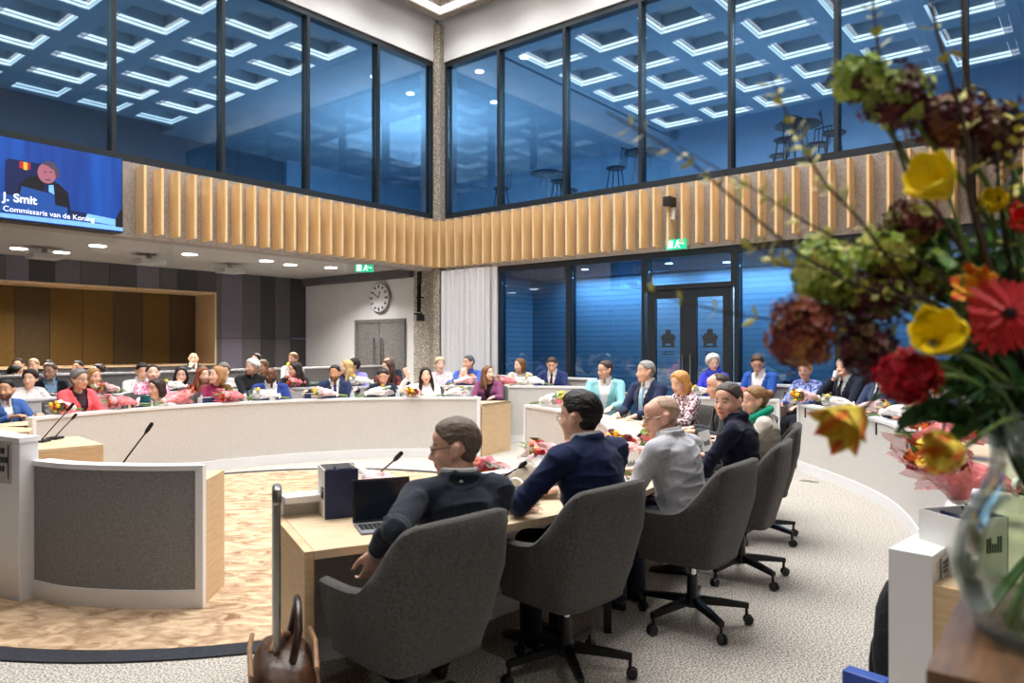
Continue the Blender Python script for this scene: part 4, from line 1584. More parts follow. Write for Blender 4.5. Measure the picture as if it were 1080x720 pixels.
STY = {
    #            front  temple side  ear  back  nape  top  sidet  backt noise freq
    'short':    (33, 26, -10, 2, -36, -50, 0.017, 0.009, 0.010, 0.0022, 60),
    'swept':    (36, 30, -10, 2, -36, -52, 0.024, 0.012, 0.016, 0.0040, 42),
    'buzz':     (58, 62, 20, 14, -26, -34, 0.004, 0.004, 0.004, 0.0008, 80),
    'receding': (62, 52, 2, 10, -28, -36, 0.012, 0.010, 0.012, 0.0022, 60),
    'fringe':   (88, 80, 16, 8, -34, -48, 0.003, 0.004, 0.005, 0.0016, 60),
    'full':     (32, 24, -22, -12, -40, -54, 0.026, 0.020, 0.020, 0.0045, 34),
    'curly':    (34, 24, -26, -22, -44, -50, 0.038, 0.032, 0.030, 0.011, 24),
    'bob':      (40, 20, -40, -46, -58, -62, 0.022, 0.018, 0.022, 0.003, 40),
    'long':     (42, 24, -46, -52, -62, -66, 0.020, 0.017, 0.022, 0.003, 40),
    'bun':      (40, 28, -8, 0, -36, -50, 0.018, 0.014, 0.016, 0.004, 44),
}


def hair_mesh(mb, Hc, R, hs, style, near=False, seed=0.0):
    f, te, si, ea, ba, na, tt, ts, tb_, na_, fr = STY[style]
    kn = [(0, f), (40, te), (62, te * 0.5 + si * 0.5), (80, si), (100, ea), (125, ba), (180, na)]

    def emin(az):
        for (a0, e0), (a1, e1) in zip(kn, kn[1:]):
            if az <= a1:
                return e0 + (e1 - e0) * smooth01((az - a0) / (a1 - a0))
        return kn[-1][1]

    def fn(d, p):
        az = math.degrees(abs(math.atan2(d.x, d.y)))
        el = math.degrees(math.asin(max(-1, min(1, d.z))))
        s = smooth01((el - emin(az) + 3) / 9.0)
        topw = smooth01((el - 15) / 45)
        back = smooth01((az - 90) / 60)
        side = ts + (tb_ - ts) * back
        t = side + (tt - side) * topw
        q = Vector((math.atan2(d.x, d.z + 0.3) * 0.11, d.y * 0.03, d.z * 0.03))
        if style == 'curly':
            q = d * 0.09
        n = noise.noise((q + Vector((seed, 0, 0))) * fr * 2.2) * na_ + noise.noise((q + Vector((seed, 3, 0))) * fr * 5) * na_ * 0.5
        t = (t + n) * s - 0.014 * (1 - s)
        return p * (1 + t / p.length * hs) if p.length > 1e-6 else p
    nu, nv = (72, 44) if near else (30, 20)
    mb.ell(Hc + R @ (Vector((0, -0.010, 0.030)) * hs), [x * hs for x in (0.0765, 0.0975, 0.0845)], R, nu, nv, fn)

    def T(pts, rad, n=10):
        mb.tube([Hc + R @ (Vector(p) * hs) for p in pts], [x * hs for x in rad], n, round_ends=True)
    if style not in ('long', 'bob'):
        mb.ell(Hc + R @ (Vector((0, -0.046, -0.030)) * hs), [x * hs for x in (0.060, 0.036 + ts * 0.4, 0.044)], R, nu // 2, nv // 2)
    if style == 'bob':
        for sx in (-1, 1):
            T([(sx * 0.075, 0.005, 0.03), (sx * 0.088, 0.0, -0.04), (sx * 0.082, 0.012, -0.10)], [0.022, 0.030, 0.020])
            T([(sx * 0.06, -0.055, 0.02), (sx * 0.07, -0.06, -0.05), (sx * 0.06, -0.05, -0.11)], [0.03, 0.036, 0.026])
        T([(0, -0.09, 0.0), (0, -0.095, -0.06), (0, -0.08, -0.115)], [0.04, 0.04, 0.03])
    if style == 'long':
        for sx in (-1, 1):
            T([(sx * 0.074, 0.005, 0.03), (sx * 0.088, -0.005, -0.06), (sx * 0.095, 0.015, -0.16), (sx * 0.10, 0.04, -0.26)], [0.020, 0.028, 0.030, 0.016])
            T([(sx * 0.06, -0.055, 0.02), (sx * 0.075, -0.065, -0.07), (sx * 0.085, -0.07, -0.18), (sx * 0.08, -0.06, -0.27)], [0.03, 0.036, 0.036, 0.02])
        T([(0, -0.09, 0.0), (0, -0.10, -0.08), (0, -0.105, -0.2), (0, -0.10, -0.28)], [0.04, 0.045, 0.045, 0.03])
    if style == 'bun':
        rr = random.Random(4)
        T([(0, -0.085, 0.045), (0, -0.13, 0.045)], [0.05, 0.034])
        for k in range(9):
            a = k * 0.7
            T([(0.026 * math.cos(a), -0.128 - 0.01 * rr.random(), 0.045 + 0.026 * math.sin(a)), (0.034 * math.cos(a + 0.9), -0.145, 0.045 + 0.034 * math.sin(a + 0.9)), (0.02 * math.cos(a + 1.7), -0.16, 0.045 + 0.02 * math.sin(a + 1.7))], [0.014, 0.013, 0.008])
        for sx in (-1, 1):
            T([(sx * 0.076, 0.03, 0.0), (sx * 0.082, 0.03, -0.03), (sx * 0.078, 0.034, -0.065)], [0.005, 0.005, 0.003])


def glasses_mesh(mb, Hc, R, hs):
    def Q(x, y, z):
        return Hc + R @ (Vector((x, y, z)) * hs)
    for sx in (-1, 1):
        pts = []
        for k in range(17):
            a = 2 * math.pi * k / 16
            pts.append(Q(sx * 0.034 + 0.024 * math.cos(a), 0.098 - 0.006 * abs(math.cos(a)), 0.002 + 0.018 * math.sin(a)))
        mb.tube(pts, 0.0022, 6)
        mb.tube([Q(sx * 0.058, 0.092, 0.008), Q(sx * 0.078, 0.06, 0.012), Q(sx * 0.083, -0.005, 0.014), Q(sx * 0.083, -0.02, 0.002)], 0.0022, 6)
    mb.tube([Q(-0.011, 0.1, 0.004), Q(0, 0.104, 0.008), Q(0.011, 0.1, 0.004)], 0.0022, 6)


_TROUSERS = {}
EYE = None


def eye_mesh():
    global EYE
    if EYE is None:
        mb = MB()
        mb.mi(0).ell((0, 0, 0), (0.0125, 0.0125, 0.0115), None, 14, 10)
        mb.mi(1).ell((0, 0.0085, 0), (0.0066, 0.0046, 0.0066), None, 12, 8)
        EYE = mb.mesh('eye', ['eye_white', 'iris'], 60)
    return EYE


def person(label, px, top, d, yaw=None, look=0.0, pitch=0.0, female=False, skin=(226, 178, 152), hair=('short', (60, 44, 34)), outfit='suit',
           col=(30, 36, 60), shirt=(236, 236, 238), tie=None, pose='desk', lean=6.0, side=0.0, glasses=None, beard=None, near=0, roll=0.0, col2=None, pscale=14, pkind='noise',
           trousers=(34, 36, 44), hands=None, scarf=None, z0=0.0, collar=None, dz=0.0):
    """px, top: where the crown of the head is seen; d: distance into the room"""
    voxel = 0.0085 if near else (0.012 if d < 10.5 else 0.015)
    hs = (0.96 if female else 1.0) * 1.03
    H = P(px, top, d)
    if yaw is None:
        v = RC - Vector((H.x, H.y))
        if H.x > 0.9:
            v = Vector((-0.7, 6.6)) - Vector((H.x, H.y))
        yaw = math.degrees(math.atan2(-v.x, v.y))
    ya = math.radians(yaw)
    hy = math.radians(180 + look - yaw)
    hy = (hy + math.pi) % (2 * math.pi) - math.pi
    hy = max(-1.35, min(1.35, hy))
    u = Vector((math.sin(math.radians(side)), math.sin(math.radians(lean)), 1))
    u.z = math.sqrt(max(0.2, 1 - u.x ** 2 - u.y ** 2))
    u.normalize()
    fwd = (Vector((0, 1, 0)) - u * u.y).normalized()
    rgt = fwd.cross(u)
    hairt = {'buzz': 0.006, 'fringe': 0.006}.get(hair[0] if hair else 'fringe', STY[hair[0]][6] if hair else 0.005)
    Pz = z0 + 0.585
    crown = 0.115 * hs + hairt + (0.132 + 0.03) * 1.0
    Tl = (H.z - Pz - crown) / u.z
    sc = Tl / 0.45
    Pl = Vector((0, -0.06, 0.585))
    N = Pl + u * (Tl + 0.03)
    Hc = N + (u * 0.6 + Vector((0, 0, 0.4))).normalized() * 0.132 + fwd * (0.03 + 0.035 * math.sin(math.radians(max(0, -pitch))))
    R = (Matrix.Rotation(hy, 3, 'Z') @ Matrix.Rotation(math.radians(pitch), 3, 'X') @ Matrix.Rotation(math.radians(roll), 3, 'Y'))
    rz = Matrix.Rotation(ya, 3, 'Z')
    off = rz @ Hc
    root = empty('person', (H.x - off.x, H.y - off.y, z0), ya, label, 'person')
    swid = 0.160 if female else 0.196

    def F(h, w=0.0, dd=0.0):
        return Pl + u * (h * Tl) + rgt * w + fwd * dd

    def torso(mb, g, lowest=-0.2, topm=1.0, chest=1.0):
        rows = [(-0.22, 0.155, 0.125, 0.02), (-0.05, 0.168, 0.132, 0.02), (0.22, 0.152, 0.118, 0.0), (0.5, 0.158, 0.122, 0.0), (0.72, 0.168, 0.128, -0.004), (0.88, 0.165, 0.108, -0.016), (0.98, 0.12, 0.078, -0.022), (1.05, 0.07, 0.062, -0.018)]
        if female:
            rows = [(-0.22, 0.165, 0.130, 0.02), (-0.05, 0.175, 0.132, 0.02), (0.22, 0.130, 0.104, 0.0), (0.5, 0.138, 0.118, 0.012), (0.72, 0.148, 0.128, 0.008), (0.88, 0.142, 0.098, -0.014), (0.98, 0.10, 0.072, -0.02), (1.05, 0.058, 0.055, -0.016)]
        rings = []
        for h, rx, ry, fo in rows:
            if h < lowest:
                continue
            rings.append([F(h, (rx + g) * math.cos(2 * math.pi * j / 24), (ry + g) * math.sin(2 * math.pi * j / 24) + fo) for j in range(24)])
        mb.rings(rings)
        for sx in (-1, 1):
            mb.tube([F(0.975, sx * 0.05, -0.02), F(0.935, sx * swid * 0.95, -0.014)], [0.056 + g, 0.056 + g], 12, round_ends=True)

    # arms
    l1, l2 = (0.27, 0.235) if female else (0.295, 0.255)
    sh = {}
    PO = {
        'desk': ((0.13, 0.36, 0.80), (0.15, 0.34, 0.80)),
        'lap': ((0.10, 0.26, 0.70), (0.10, 0.26, 0.70)),
        'folded': ((-0.02, 0.30, 0.82), (-0.02, 0.33, 0.80)),
        'write': ((0.12, 0.38, 0.80), (0.2, 0.3, 0.79)),
    }
    tl, tr = PO.get(pose if pose in PO else 'desk')
    tgt = {-1: Vector((-tl[0], tl[1], tl[2] + dz)), 1: Vector((tr[0], tr[1], tr[2] + dz))}
    poles = {-1: Vector((-0.6, -0.4, -1)), 1: Vector((0.6, -0.4, -1))}
    hd, curl = {-1: None, 1: None}, {-1: 0.35, 1: 0.35}
    mouth = Hc + R @ (Vector((0.0, 0.10, -0.10)) * hs)
    if pose in ('chin', 'drink'):
        tgt[1] = mouth + Vector((0.05, 0.03, -0.05))
        hd[1] = (mouth - tgt[1]) + Vector((-0.03, -0.02, 0.1))
        curl[1] = 0.75
        poles[1] = Vector((0.8, 0.2, -1))
    if pose == 'praying':
        for sx in (-1, 1):
            tgt[sx] = mouth + Vector((sx * 0.035, 0.05, -0.11))
            hd[sx] = Vector((-sx * 0.25, -0.1, 1))
            curl[sx] = 0.55
            poles[sx] = Vector((sx, 0.3, -0.7))
    if pose == 'wave':
        tgt[1] = F(1.0, 0.27, 0.12) + Vector((0, 0, 0.15))
        hd[1] = Vector((0.3, 0.05, 1))
        curl[1] = 0.08
        poles[1] = Vector((0.7, 0, -1))
    if hands:
        for sx, (t_, d_, c_, p_) in hands.items():
            tgt[sx] = Vector(t_)
            hd[sx] = Vector(d_) if d_ else None
            curl[sx] = c_
            if p_:
                poles[sx] = Vector(p_)
    arms = {}
    for sx in (-1, 1):
        S = F(0.935, sx * swid, -0.012)
        E, T = ik(S, tgt[sx], l1, l2, poles[sx])
        arms[sx] = (S, E, T)

    def sleeves(mb, g, end=0.015, length=1.0):
        for sx in (-1, 1):
            S, E, T = arms[sx]
            k = (T - E).normalized()
            if length >= 1:
                mb.tube([S, S.lerp(E, 0.5), E, E.lerp(T, 0.5), T - k * end], [0.053 + g, 0.047 + g, 0.042 + g, 0.036 + g, 0.029 + g], 12)
            else:
                mb.tube([S, S.lerp(E, 0.45), S.lerp(E, 0.75)], [0.053 + g, 0.05 + g, 0.05 + g], 12)
            mb.ell(S, (0.054 + g,) * 3)
            if length >= 1:
                mb.ell(E, (0.042 + g,) * 3)
    # ---- the body: one continuous surface
    mb = MB()
    torso(mb, -0.012)
    sleeves(mb, -0.006, -0.01)
    for sx in (-1, 1):
        S, E, T = arms[sx]
        kd = hd[sx].normalized() if hd[sx] is not None and hd[sx].length > 0 else (T - E).normalized() * 0.75 + Vector((-sx * 0.1, 0.45, -0.12))
        nr = Vector((0, 0, 1)) if abs(kd.normalized().z) < 0.8 else Vector((0, -1 if pose != 'wave' else -1, 0))
        if hd[sx] is not None and abs(kd.normalized().z) >= 0.8:
            nr = Vector((sx * 0.4, 1, 0)) if pose in ('chin', 'drink', 'praying') else nr
        hand(mb, T, kd, nr, sx, curl[sx], hs=0.92 if female else 1.0)
        # legs
        mb.tube([Pl + Vector((sx * 0.085, 0.02, -0.01)), Vector((sx * 0.10, 0.40, 0.545)), Vector((sx * 0.10, 0.385, 0.50)), Vector((sx * 0.10, 0.36, 0.09))], [0.078, 0.052, 0.05, 0.036], 10, round_ends=True)
        mb.tube([Vector((sx * 0.10, 0.345, 0.075)), Vector((sx * 0.105, 0.46, 0.045))], [0.034, 0.026], 8, round_ends=True)
    neck_r = 0.046 if female else 0.055
    mb.tube([N - u * 0.06 - fwd * 0.01, N + u * 0.02, Hc + R @ Vector((0, -0.02, -0.06))], [neck_r * 1.2, neck_r, neck_r * 0.98], 16, round_ends=True)
    head_shapes(mb, Hc, R, hs, female, near)
    body = mb.build('body', 'skin', root)
    base = np.array(rgb(*skin))
    lips = base * np.array([0.82, 0.52, 0.52]) if not female else base * np.array([0.82, 0.40, 0.42])
    hc = np.array(rgb(*(hair[1] if hair else (90, 70, 60))))
    brow = 0.25 * base + 0.75 * hc * 0.8
    bd = None if beard is None else np.array(rgb(*beard))
    Hn, Rn = np.array(Hc), np.array(R)

    def paint(ob, me):
        v = (verts_np(me) - Hn) @ Rn / hs
        x, y, z = v[:, 0], v[:, 1], v[:, 2]
        c = np.tile(base, (len(v), 1))
        cheek = np.exp(-(((np.abs(x) - 0.04) / 0.02) ** 2 + ((z + 0.03) / 0.02) ** 2)) * (y > 0.03) * 0.25
        c = c * (1 - cheek[:, None]) + cheek[:, None] * base * np.array([1.0, 0.72, 0.70])
        if bd is not None:
            w = np.clip((-0.030 - z) / 0.02, 0, 1) * (z > -0.125) * np.clip((y + 0.01) / 0.02, 0, 1) * 0.75
            w[(np.abs(x) < 0.02) & (z > -0.045)] = 0
            w[(z > -0.052) & (y > 0.05) & (np.abs(x) < 0.05) & (np.abs(x) > 0.027)] *= 0.3
            c = c * (1 - w[:, None]) + w[:, None] * bd
        m = (np.abs(x) < 0.024) & (np.abs(z + 0.064) < 0.010) & (y > 0.074)
        c[m] = lips
        m = (np.abs(np.abs(x) - 0.032) < 0.018) & (np.abs(z - 0.0265 + 0.12 * np.maximum(0, np.abs(x) - 0.036)) < 0.0055) & (y > 0.05)
        c[m] = brow
        at_ = me.color_attributes.new('Col', 'FLOAT_COLOR', 'POINT')
        at_.data.foreach_set('color', np.concatenate([c, np.ones((len(c), 1))], 1).ravel())
    later(body, voxel, 2 if near else 1, paint)
    # ---- eyes
    for sx in (-1, 1):
        o = bpy.data.objects.new('eye', eye_mesh())
        COL.objects.link(o)
        o.parent = root
        o.matrix_local = Matrix.Translation(Hc + R @ (Vector((sx * 0.032, 0.0705, 0.003)) * hs)) @ R.to_4x4() @ Matrix.Scale(hs, 4)
    # ---- hair
    if hair:
        mb = MB()
        hair_mesh(mb, Hc, R, hs, hair[0], near, seed=px * 0.13)
        ho = mb.build('hair', hairmat(hair[1]), root, smooth=75)
        if hair[0] in ('bob', 'long', 'bun'):
            def rough_hair(ob, me, sd=px):
                v = verts_np(me)
                me.calc_loop_triangles()
                for vt in me.vertices:
                    c = vt.co
                    vt.co = c + vt.normal * (noise.noise(Vector((c.x * 60 + sd, c.y * 60, c.z * 9))) * 0.004)
            later(ho, 0.009 if near else 0.013, 2, rough_hair)
        elif near:
            def comb(ob, me, sd=px, c0=Hc.copy()):
                for vt in me.vertices:
                    c = R.transposed() @ (vt.co - c0)
                    a = math.atan2(c.x, c.z + 0.02)
                    vt.co = vt.co + vt.normal * (noise.noise(Vector((a * 13 + sd, c.y * 14, c.z * 10))) * 0.0028 + noise.noise(Vector((a * 30 + sd, c.y * 22, 0))) * 0.0014)
            later(ho, 0.005, 4, comb)
    # ---- clothes
    cm = cloth(col, col2, pscale, pkind)
    vcut = {'suit': (0.42, 0.22), 'open': (0.30, 0.25), 'blazer': (0.42, 0.30)}.get(outfit)
    mb = MB()
    g = 0.016 if vcut else 0.008
    torso(mb, g, -0.3)
    sleeves(mb, g * 0.9, 0.02 if vcut else 0.035)
    if vcut or collar:
        pts = []
        for k in range(15):
            a = math.radians(-62 - 236 * k / 14 + 0)
            a = math.radians(90 + 52 + (360 - 104) * k / 14)
            pts.append(N + rgt * (0.075 * math.cos(a)) + fwd * (0.072 * math.sin(a) - 0.012) + u * (0.012 - 0.025 * max(0, math.sin(a))))
        mb.tube([p + u * 0.014 for p in pts], 0.019, 8, round_ends=True)
    jk = mb.build({'suit': 'jacket', 'open': 'jacket', 'blazer': 'blazer', 'shirt': 'shirt', 'blouse': 'blouse', 'sweater': 'sweater'}[outfit], cm, root)
    Pn, un, fn_, rn = np.array(Pl), np.array(u), np.array(fwd), np.array(rgt)
    SL = [(np.array(arms[sx][0]), np.array(arms[sx][1]), np.array(arms[sx][2])) for sx in (-1, 1)]

    def finish(ob, me, seed=px):
        v = verts_np(me)
        nv = len(v)
        nrm = np.empty(nv * 3)
        me.vertices.foreach_get('normal', nrm)
        nrm = nrm.reshape(-1, 3)
        q = v - Pn
        h = (q @ un) / Tl
        w = q @ rn
        dd = q @ fn_
        amp = 0.008 if near else 0.004
        disp = np.zeros(nv)
        # folds: rings round the elbows and drag lines over the back
        for S, E, T in SL:
            for A_, B_ in ((S, E), (E, T)):
                ax = (B_ - A_) / max(1e-6, np.linalg.norm(B_ - A_))
                t = (v - A_) @ ax
                L = np.linalg.norm(B_ - A_)
                r = np.linalg.norm(v - A_ - t[:, None] * ax, axis=1)
                inside = (r < 0.09) & (t > 0.03) & (t < L + 0.02)
                near_e = np.exp(-((np.linalg.norm(v - E, axis=1)) / 0.09) ** 2)
                disp += inside * near_e * np.sin(t * 150 + 6 * q[:, 0]) * amp * 0.8
        nz = np.array([noise.noise(Vector((p[0] * 9 + seed, p[1] * 9, p[2] * 15))) for p in v])
        disp += nz * amp * 0.7
        if near:
            rd = np.array([1 - 2.2 * abs(noise.noise(Vector((p[0] * 6 + seed, p[1] * 6 + p[2] * 5, p[2] * 11)))) for p in v])
            disp += np.clip(rd, 0, 1) ** 3 * 0.010 - 0.003
        v = v + nrm * np.maximum(disp, -0.002)[:, None]
        if vcut:
            hb, k = vcut
            V = (h - hb) * Tl * k
            lap = (h > hb) & (h < 1.06) & (dd > 0.01) & (np.abs(w) < V + 0.05) & (np.abs(w) > V)
            v[lap] += nrm[lap] * 0.007
        set_verts(me, v)
        if vcut:
            import bmesh
            bm = bmesh.new()
            bm.from_mesh(me)
            bm.verts.ensure_lookup_table()
            cut = (h > hb) & (dd > 0.0) & (np.abs(w) < (h - hb) * Tl * k) & (dd < 0.19)
            cut |= (h > 1.0) & (np.abs(w) < 0.05) & (dd > -0.04) & (dd < 0.19)
            dl = [bm.verts[i] for i in np.nonzero(cut)[0]]
            bmesh.ops.delete(bm, geom=dl, context='VERTS')
            bm.to_mesh(me)
            bm.free()
    later(jk, max(voxel, 0.010), 3, finish)
    if vcut:
        mb = MB()
        torso(mb, -0.006, 0.1)
        so = mb.build('shirt', cloth(shirt), root)
        later(so, max(voxel, 0.011), 2)
        if near:
            for sx in (-1, 1):
                S, E, T = arms[sx]
                k = (T - E).normalized()
                MB().tube([T - k * 0.035, T - k * 0.002], [0.036, 0.034], 14).build('cuff', cloth(shirt), root, smooth=40)
    if outfit in ('suit', 'open', 'shirt') or collar:
        cc = collar or (shirt if vcut else col)
        mb = MB()
        rings = []
        n = 26
        for k in range(n + 1):
            a = math.radians(90 + 14 + (360 - 28) * k / n)
            ro, zt = neck_r + 0.012, 0.055 - 0.022 * max(0, math.sin(a)) ** 2
            cpt = N + rgt * (ro * math.cos(a)) + fwd * (ro * math.sin(a) - 0.008)
            opt = N + rgt * ((ro + 0.012) * math.cos(a)) + fwd * ((ro + 0.012) * math.sin(a) - 0.008)
            lo_ = 0.003 + 0.047 * smooth01(math.sin(a) * 1.4)
            rings.append([cpt - u * 0.01, cpt + u * zt, opt + u * (zt - 0.004), opt - u * lo_ + fwd * 0.012 * max(0, math.sin(a))])
        mb.rings(rings).build('collar', cloth(cc), root, smooth=50)
    if tie:
        mb = MB()
        rings = []
        for h, wv in [(1.0, 0.016), (0.965, 0.02), (0.95, 0.013), (0.8, 0.022), (0.6, 0.03), (0.45, 0.034), (0.36, 0.03)]:
            ry = 0.07 + 0.066 * smooth01((1.02 - h) / 0.26)
            o_ = ry + 0.008
            rings.append([F(h, -wv, o_ - 0.004), F(h, wv, o_ - 0.004), F(h, wv, o_ + 0.003), F(h, 0, o_ + 0.008), F(h, -wv, o_ + 0.003)])
        mb.rings(rings).build('tie', cloth(tie), root, smooth=40)
    if scarf:
        pts = []
        for k in range(17):
            a = 2 * math.pi * k / 16
            pts.append(N + rgt * (0.085 * math.cos(a)) + fwd * (0.085 * math.sin(a)) + u * (0.02 - 0.03 * math.sin(a)))
        mb = MB().tube(pts, 0.034, 10)
        mb.tube([N + fwd * 0.1 + u * -0.02, F(0.75, 0.02, 0.14), F(0.45, 0.04, 0.15)], [0.03, 0.035, 0.03], 10, round_ends=True)
        so = mb.build('scarf', cloth(scarf), root)
        later(so, max(voxel, 0.012), 1)
    if glasses:
        mb = MB()
        glasses_mesh(mb, Hc, R, hs)
        mb.build('glasses', glasses, root, smooth=60)
    # ---- trousers and shoes, one geometry for everybody
    if 'src' not in _TROUSERS:
        mb = MB()
        mb.ell((0, -0.05, 0.575), (0.182, 0.15, 0.10), None, 20, 12)
        for sx in (-1, 1):
            mb.tube([Vector((sx * 0.09, -0.04, 0.578)), Vector((sx * 0.10, 0.2, 0.565)), Vector((sx * 0.10, 0.40, 0.545)), Vector((sx * 0.10, 0.39, 0.49)), Vector((sx * 0.10, 0.365, 0.28)), Vector((sx * 0.10, 0.36, 0.045))], [0.096, 0.086, 0.068, 0.066, 0.062, 0.06], 14)
            mb.ell((sx * 0.10, 0.40, 0.54), (0.069,) * 3)
        to = mb.build('trousers', 'skin', root)
        _TROUSERS['src'] = to
        later(to, 0.014, 3)
        sm = MB()
        rings = []
        for y, w, h in [(-0.075, 0.02, 0.05), (-0.06, 0.034, 0.085), (0.0, 0.038, 0.09), (0.06, 0.042, 0.07), (0.12, 0.046, 0.05), (0.17, 0.036, 0.04), (0.19, 0.015, 0.025)]:
            ring = []
            for j in range(12):
                a = 2 * math.pi * j / 12
                zz = h / 2 + h / 2 * math.sin(a)
                ring.append((w * math.cos(a) * (1.0 if math.sin(a) < 0.3 else 0.85), y, max(0.002, zz)))
            rings.append(ring)
        _TROUSERS['shoe'] = sm.rings(rings).mesh('shoe', 'shoe_black', 50)
    else:
        to = bpy.data.objects.new('trousers', _TROUSERS['src'].data)
        COL.objects.link(to)
        to.parent = root
        SHARE.append((to, _TROUSERS['src']))
    TMAT.append((to, cloth(trousers)))
    for sx in (-1, 1):
        o = bpy.data.objects.new('shoe', _TROUSERS['shoe'])
        COL.objects.link(o)
        o.parent = root
        o.location = (sx * 0.105, 0.38, 0.0)
        o.rotation_euler = (0, 0, -sx * 0.08)
    HANDS[label] = (root, arms[1][2], mouth)
    PEOPLE.append((root, label, near))
    return root


TMAT, PEOPLE, HANDS = [], [], {}


def finish_people():
    resolve()
    for o, m in TMAT:
        o.material_slots[0].link = 'OBJECT'
        o.material_slots[0].material = m
# ------------------------------------------------------------------ the cast
DK, BR, LB, BL, GR, WH, GB_ = (26, 20, 18), (74, 50, 36), (112, 80, 54), (176, 140, 92), (120, 112, 106), (214, 210, 205), (92, 78, 66)
LIGHT, PALE, TAN, DARK, OLIVE = (228, 180, 156), (236, 192, 170), (196, 146, 112), (98, 66, 50), (212, 164, 134)
R2 = dict(dz=0.09)


def sit(chair, label, *a, cpos=None, cyaw=None, **k):
    o = person(label, *a, **k)
    if chair:
        if cpos is None:
            place_chair(o.location.x, o.location.y, o.rotation_euler.z, 'grey swivel chair under the ' + chair)
        else:
            place_chair(cpos[0], cpos[1], math.radians(cyaw), 'grey swivel chair under the ' + chair)
    return o


# the five seen from behind at the near desk
sit('man in glasses beside the laptop', 'grey-haired man in glasses, arm slung over his chair, beside the open laptop', 480, 438.5, 3.15, yaw=30, look=-92, pitch=-6,
    hair=('short', (112, 96, 84)), skin=(236, 186, 162), col=(38, 44, 56), shirt=(226, 226, 230), glasses='lens_frame', near=1, lean=3, side=2,
    hands={-1: ((-0.36, -0.06, 0.765), (-0.10, 0.3, -0.95), 0.5, (-0.35, -1.0, 0.2)), 1: ((0.16, 0.34, 0.80), None, 0.35, None)}, cpos=(-0.40, 2.90), cyaw=47)
sit('man in the navy jacket with glossy black hair', 'black-haired man in navy jacket seen from behind beside the brown paper bouquet', 611, 408.5, 3.68, yaw=38, look=-124, pitch=-3,
    hair=('swept', (18, 15, 15)), skin=(236, 188, 164), col=(26, 38, 74), shirt=(236, 236, 240), glasses='lens_wire', near=1, lean=10, side=-2,
    hands={-1: ((-0.22, 0.36, 0.80), (0.75, 0.5, -0.05), 0.4, (-0.9, -0.2, -0.7)), 1: ((0.10, 0.36, 0.80), None, 0.4, None)}, cpos=(0.26, 3.52), cyaw=45)
sit('bald man in the light grey suit', 'bald man in light grey suit jacket and rimless glasses seen from behind', 697, 415, 4.3, yaw=46, look=-86, pitch=-10,
    hair=('fringe', (206, 172, 150)), skin=(238, 184, 162), col=(186, 187, 194), shirt=(228, 228, 234), glasses='lens_wire', near=1, lean=15, side=0, trousers=(40, 42, 60), cpos=(1.03, 4.17), cyaw=52)
sit('smiling man turned round in dark navy', 'smiling man in dark navy jacket turning his head round beside the bald man', 768, 401.5, 5.0, yaw=62, look=-52, pitch=-3,
    hair=('short', (86, 78, 72)), skin=(238, 184, 160), col=(24, 28, 48), outfit='sweater', collar=(28, 36, 70), near=1, lean=8, trousers=(26, 28, 36), pose='write', cpos=(1.57, 5.01), cyaw=60)
sit('woman in cream with the tied-up hair', 'woman in cream jacket and green scarf, fair hair in a bun', 796, 405, 6.0, yaw=70, look=-84, pitch=-4, female=True,
    hair=('bun', (150, 112, 70)), skin=LIGHT, col=(214, 206, 194), outfit='sweater', scarf=(20, 150, 120), near=1, lean=10, cpos=(2.05, 6.02), cyaw=68)
sit('balding man in charcoal', 'balding man in charcoal jacket half hidden behind the smiling man', 757, 391.5, 6.8, yaw=84, look=-98, pitch=-10,
    hair=('fringe', (70, 58, 50)), skin=LIGHT, col=(58, 60, 66), lean=14, cpos=(2.12, 6.82), cyaw=84)

# far bend of the near ring
sit('woman in the patterned top', 'strawberry-blonde woman in white and burgundy patterned top, looking down', 717, 389.5, 7.7, look=-58, pitch=-16, female=True,
    hair=('bob', (206, 148, 84)), skin=PALE, outfit='blouse', col=(232, 226, 228), col2=(112, 52, 76), pscale=46, lean=8)
sit('grey-haired man in navy with pale blue tie', 'grey-haired man in navy suit and pale blue tie, in profile', 681, 379.5, 8.5, look=-78, pitch=0,
    hair=('short', (146, 144, 142)), skin=LIGHT, col=(34, 44, 74), tie=(150, 186, 214), lean=4)
sit('man in the mint jacket', 'man in mint blue jacket, open white shirt and dark-rimmed glasses', 638, 379.5, 9.7, yaw=165, look=-58, pitch=-2,
    hair=('short', (66, 50, 42)), skin=LIGHT, outfit='open', col=(138, 196, 204), glasses='lens_frame', lean=4)

# row before the right-hand windows
sit('white-haired woman in cobalt blue', 'white-haired woman with glasses in cobalt blue with a blue scarf', 752, 372, 10.9, look=6, pitch=-4, female=True,
    hair=('curly', WH), skin=PALE, outfit='blouse', col=(56, 62, 190), scarf=(46, 60, 180), glasses='lens_wire', lean=4)
sit('brown-haired man reading in bright blue jacket', 'brown-haired man in bright blue jacket and open white shirt, reading downwards', 799, 372.5, 10.4, look=-22, pitch=-26,
    hair=('swept', BR), skin=LIGHT, outfit='open', col=(40, 84, 168), glasses='lens_frame', lean=8)
sit('short-haired blonde woman in pale blue pattern', 'woman with short fair hair in pale blue patterned blouse', 849, 380, 9.9, look=-42, female=True,
    hair=('full', (196, 160, 108)), skin=LIGHT, outfit='blouse', col=(160, 172, 220), col2=(70, 84, 150), pscale=26, lean=4)
sit('white-haired man drinking', 'white-haired man in dark suit lifting a glass to his mouth', 890, 376, 9.5, look=-58, pitch=4,
    hair=('full', (206, 206, 204)), skin=LIGHT, col=(28, 34, 50), tie=(26, 30, 50), pose='drink', lean=2)
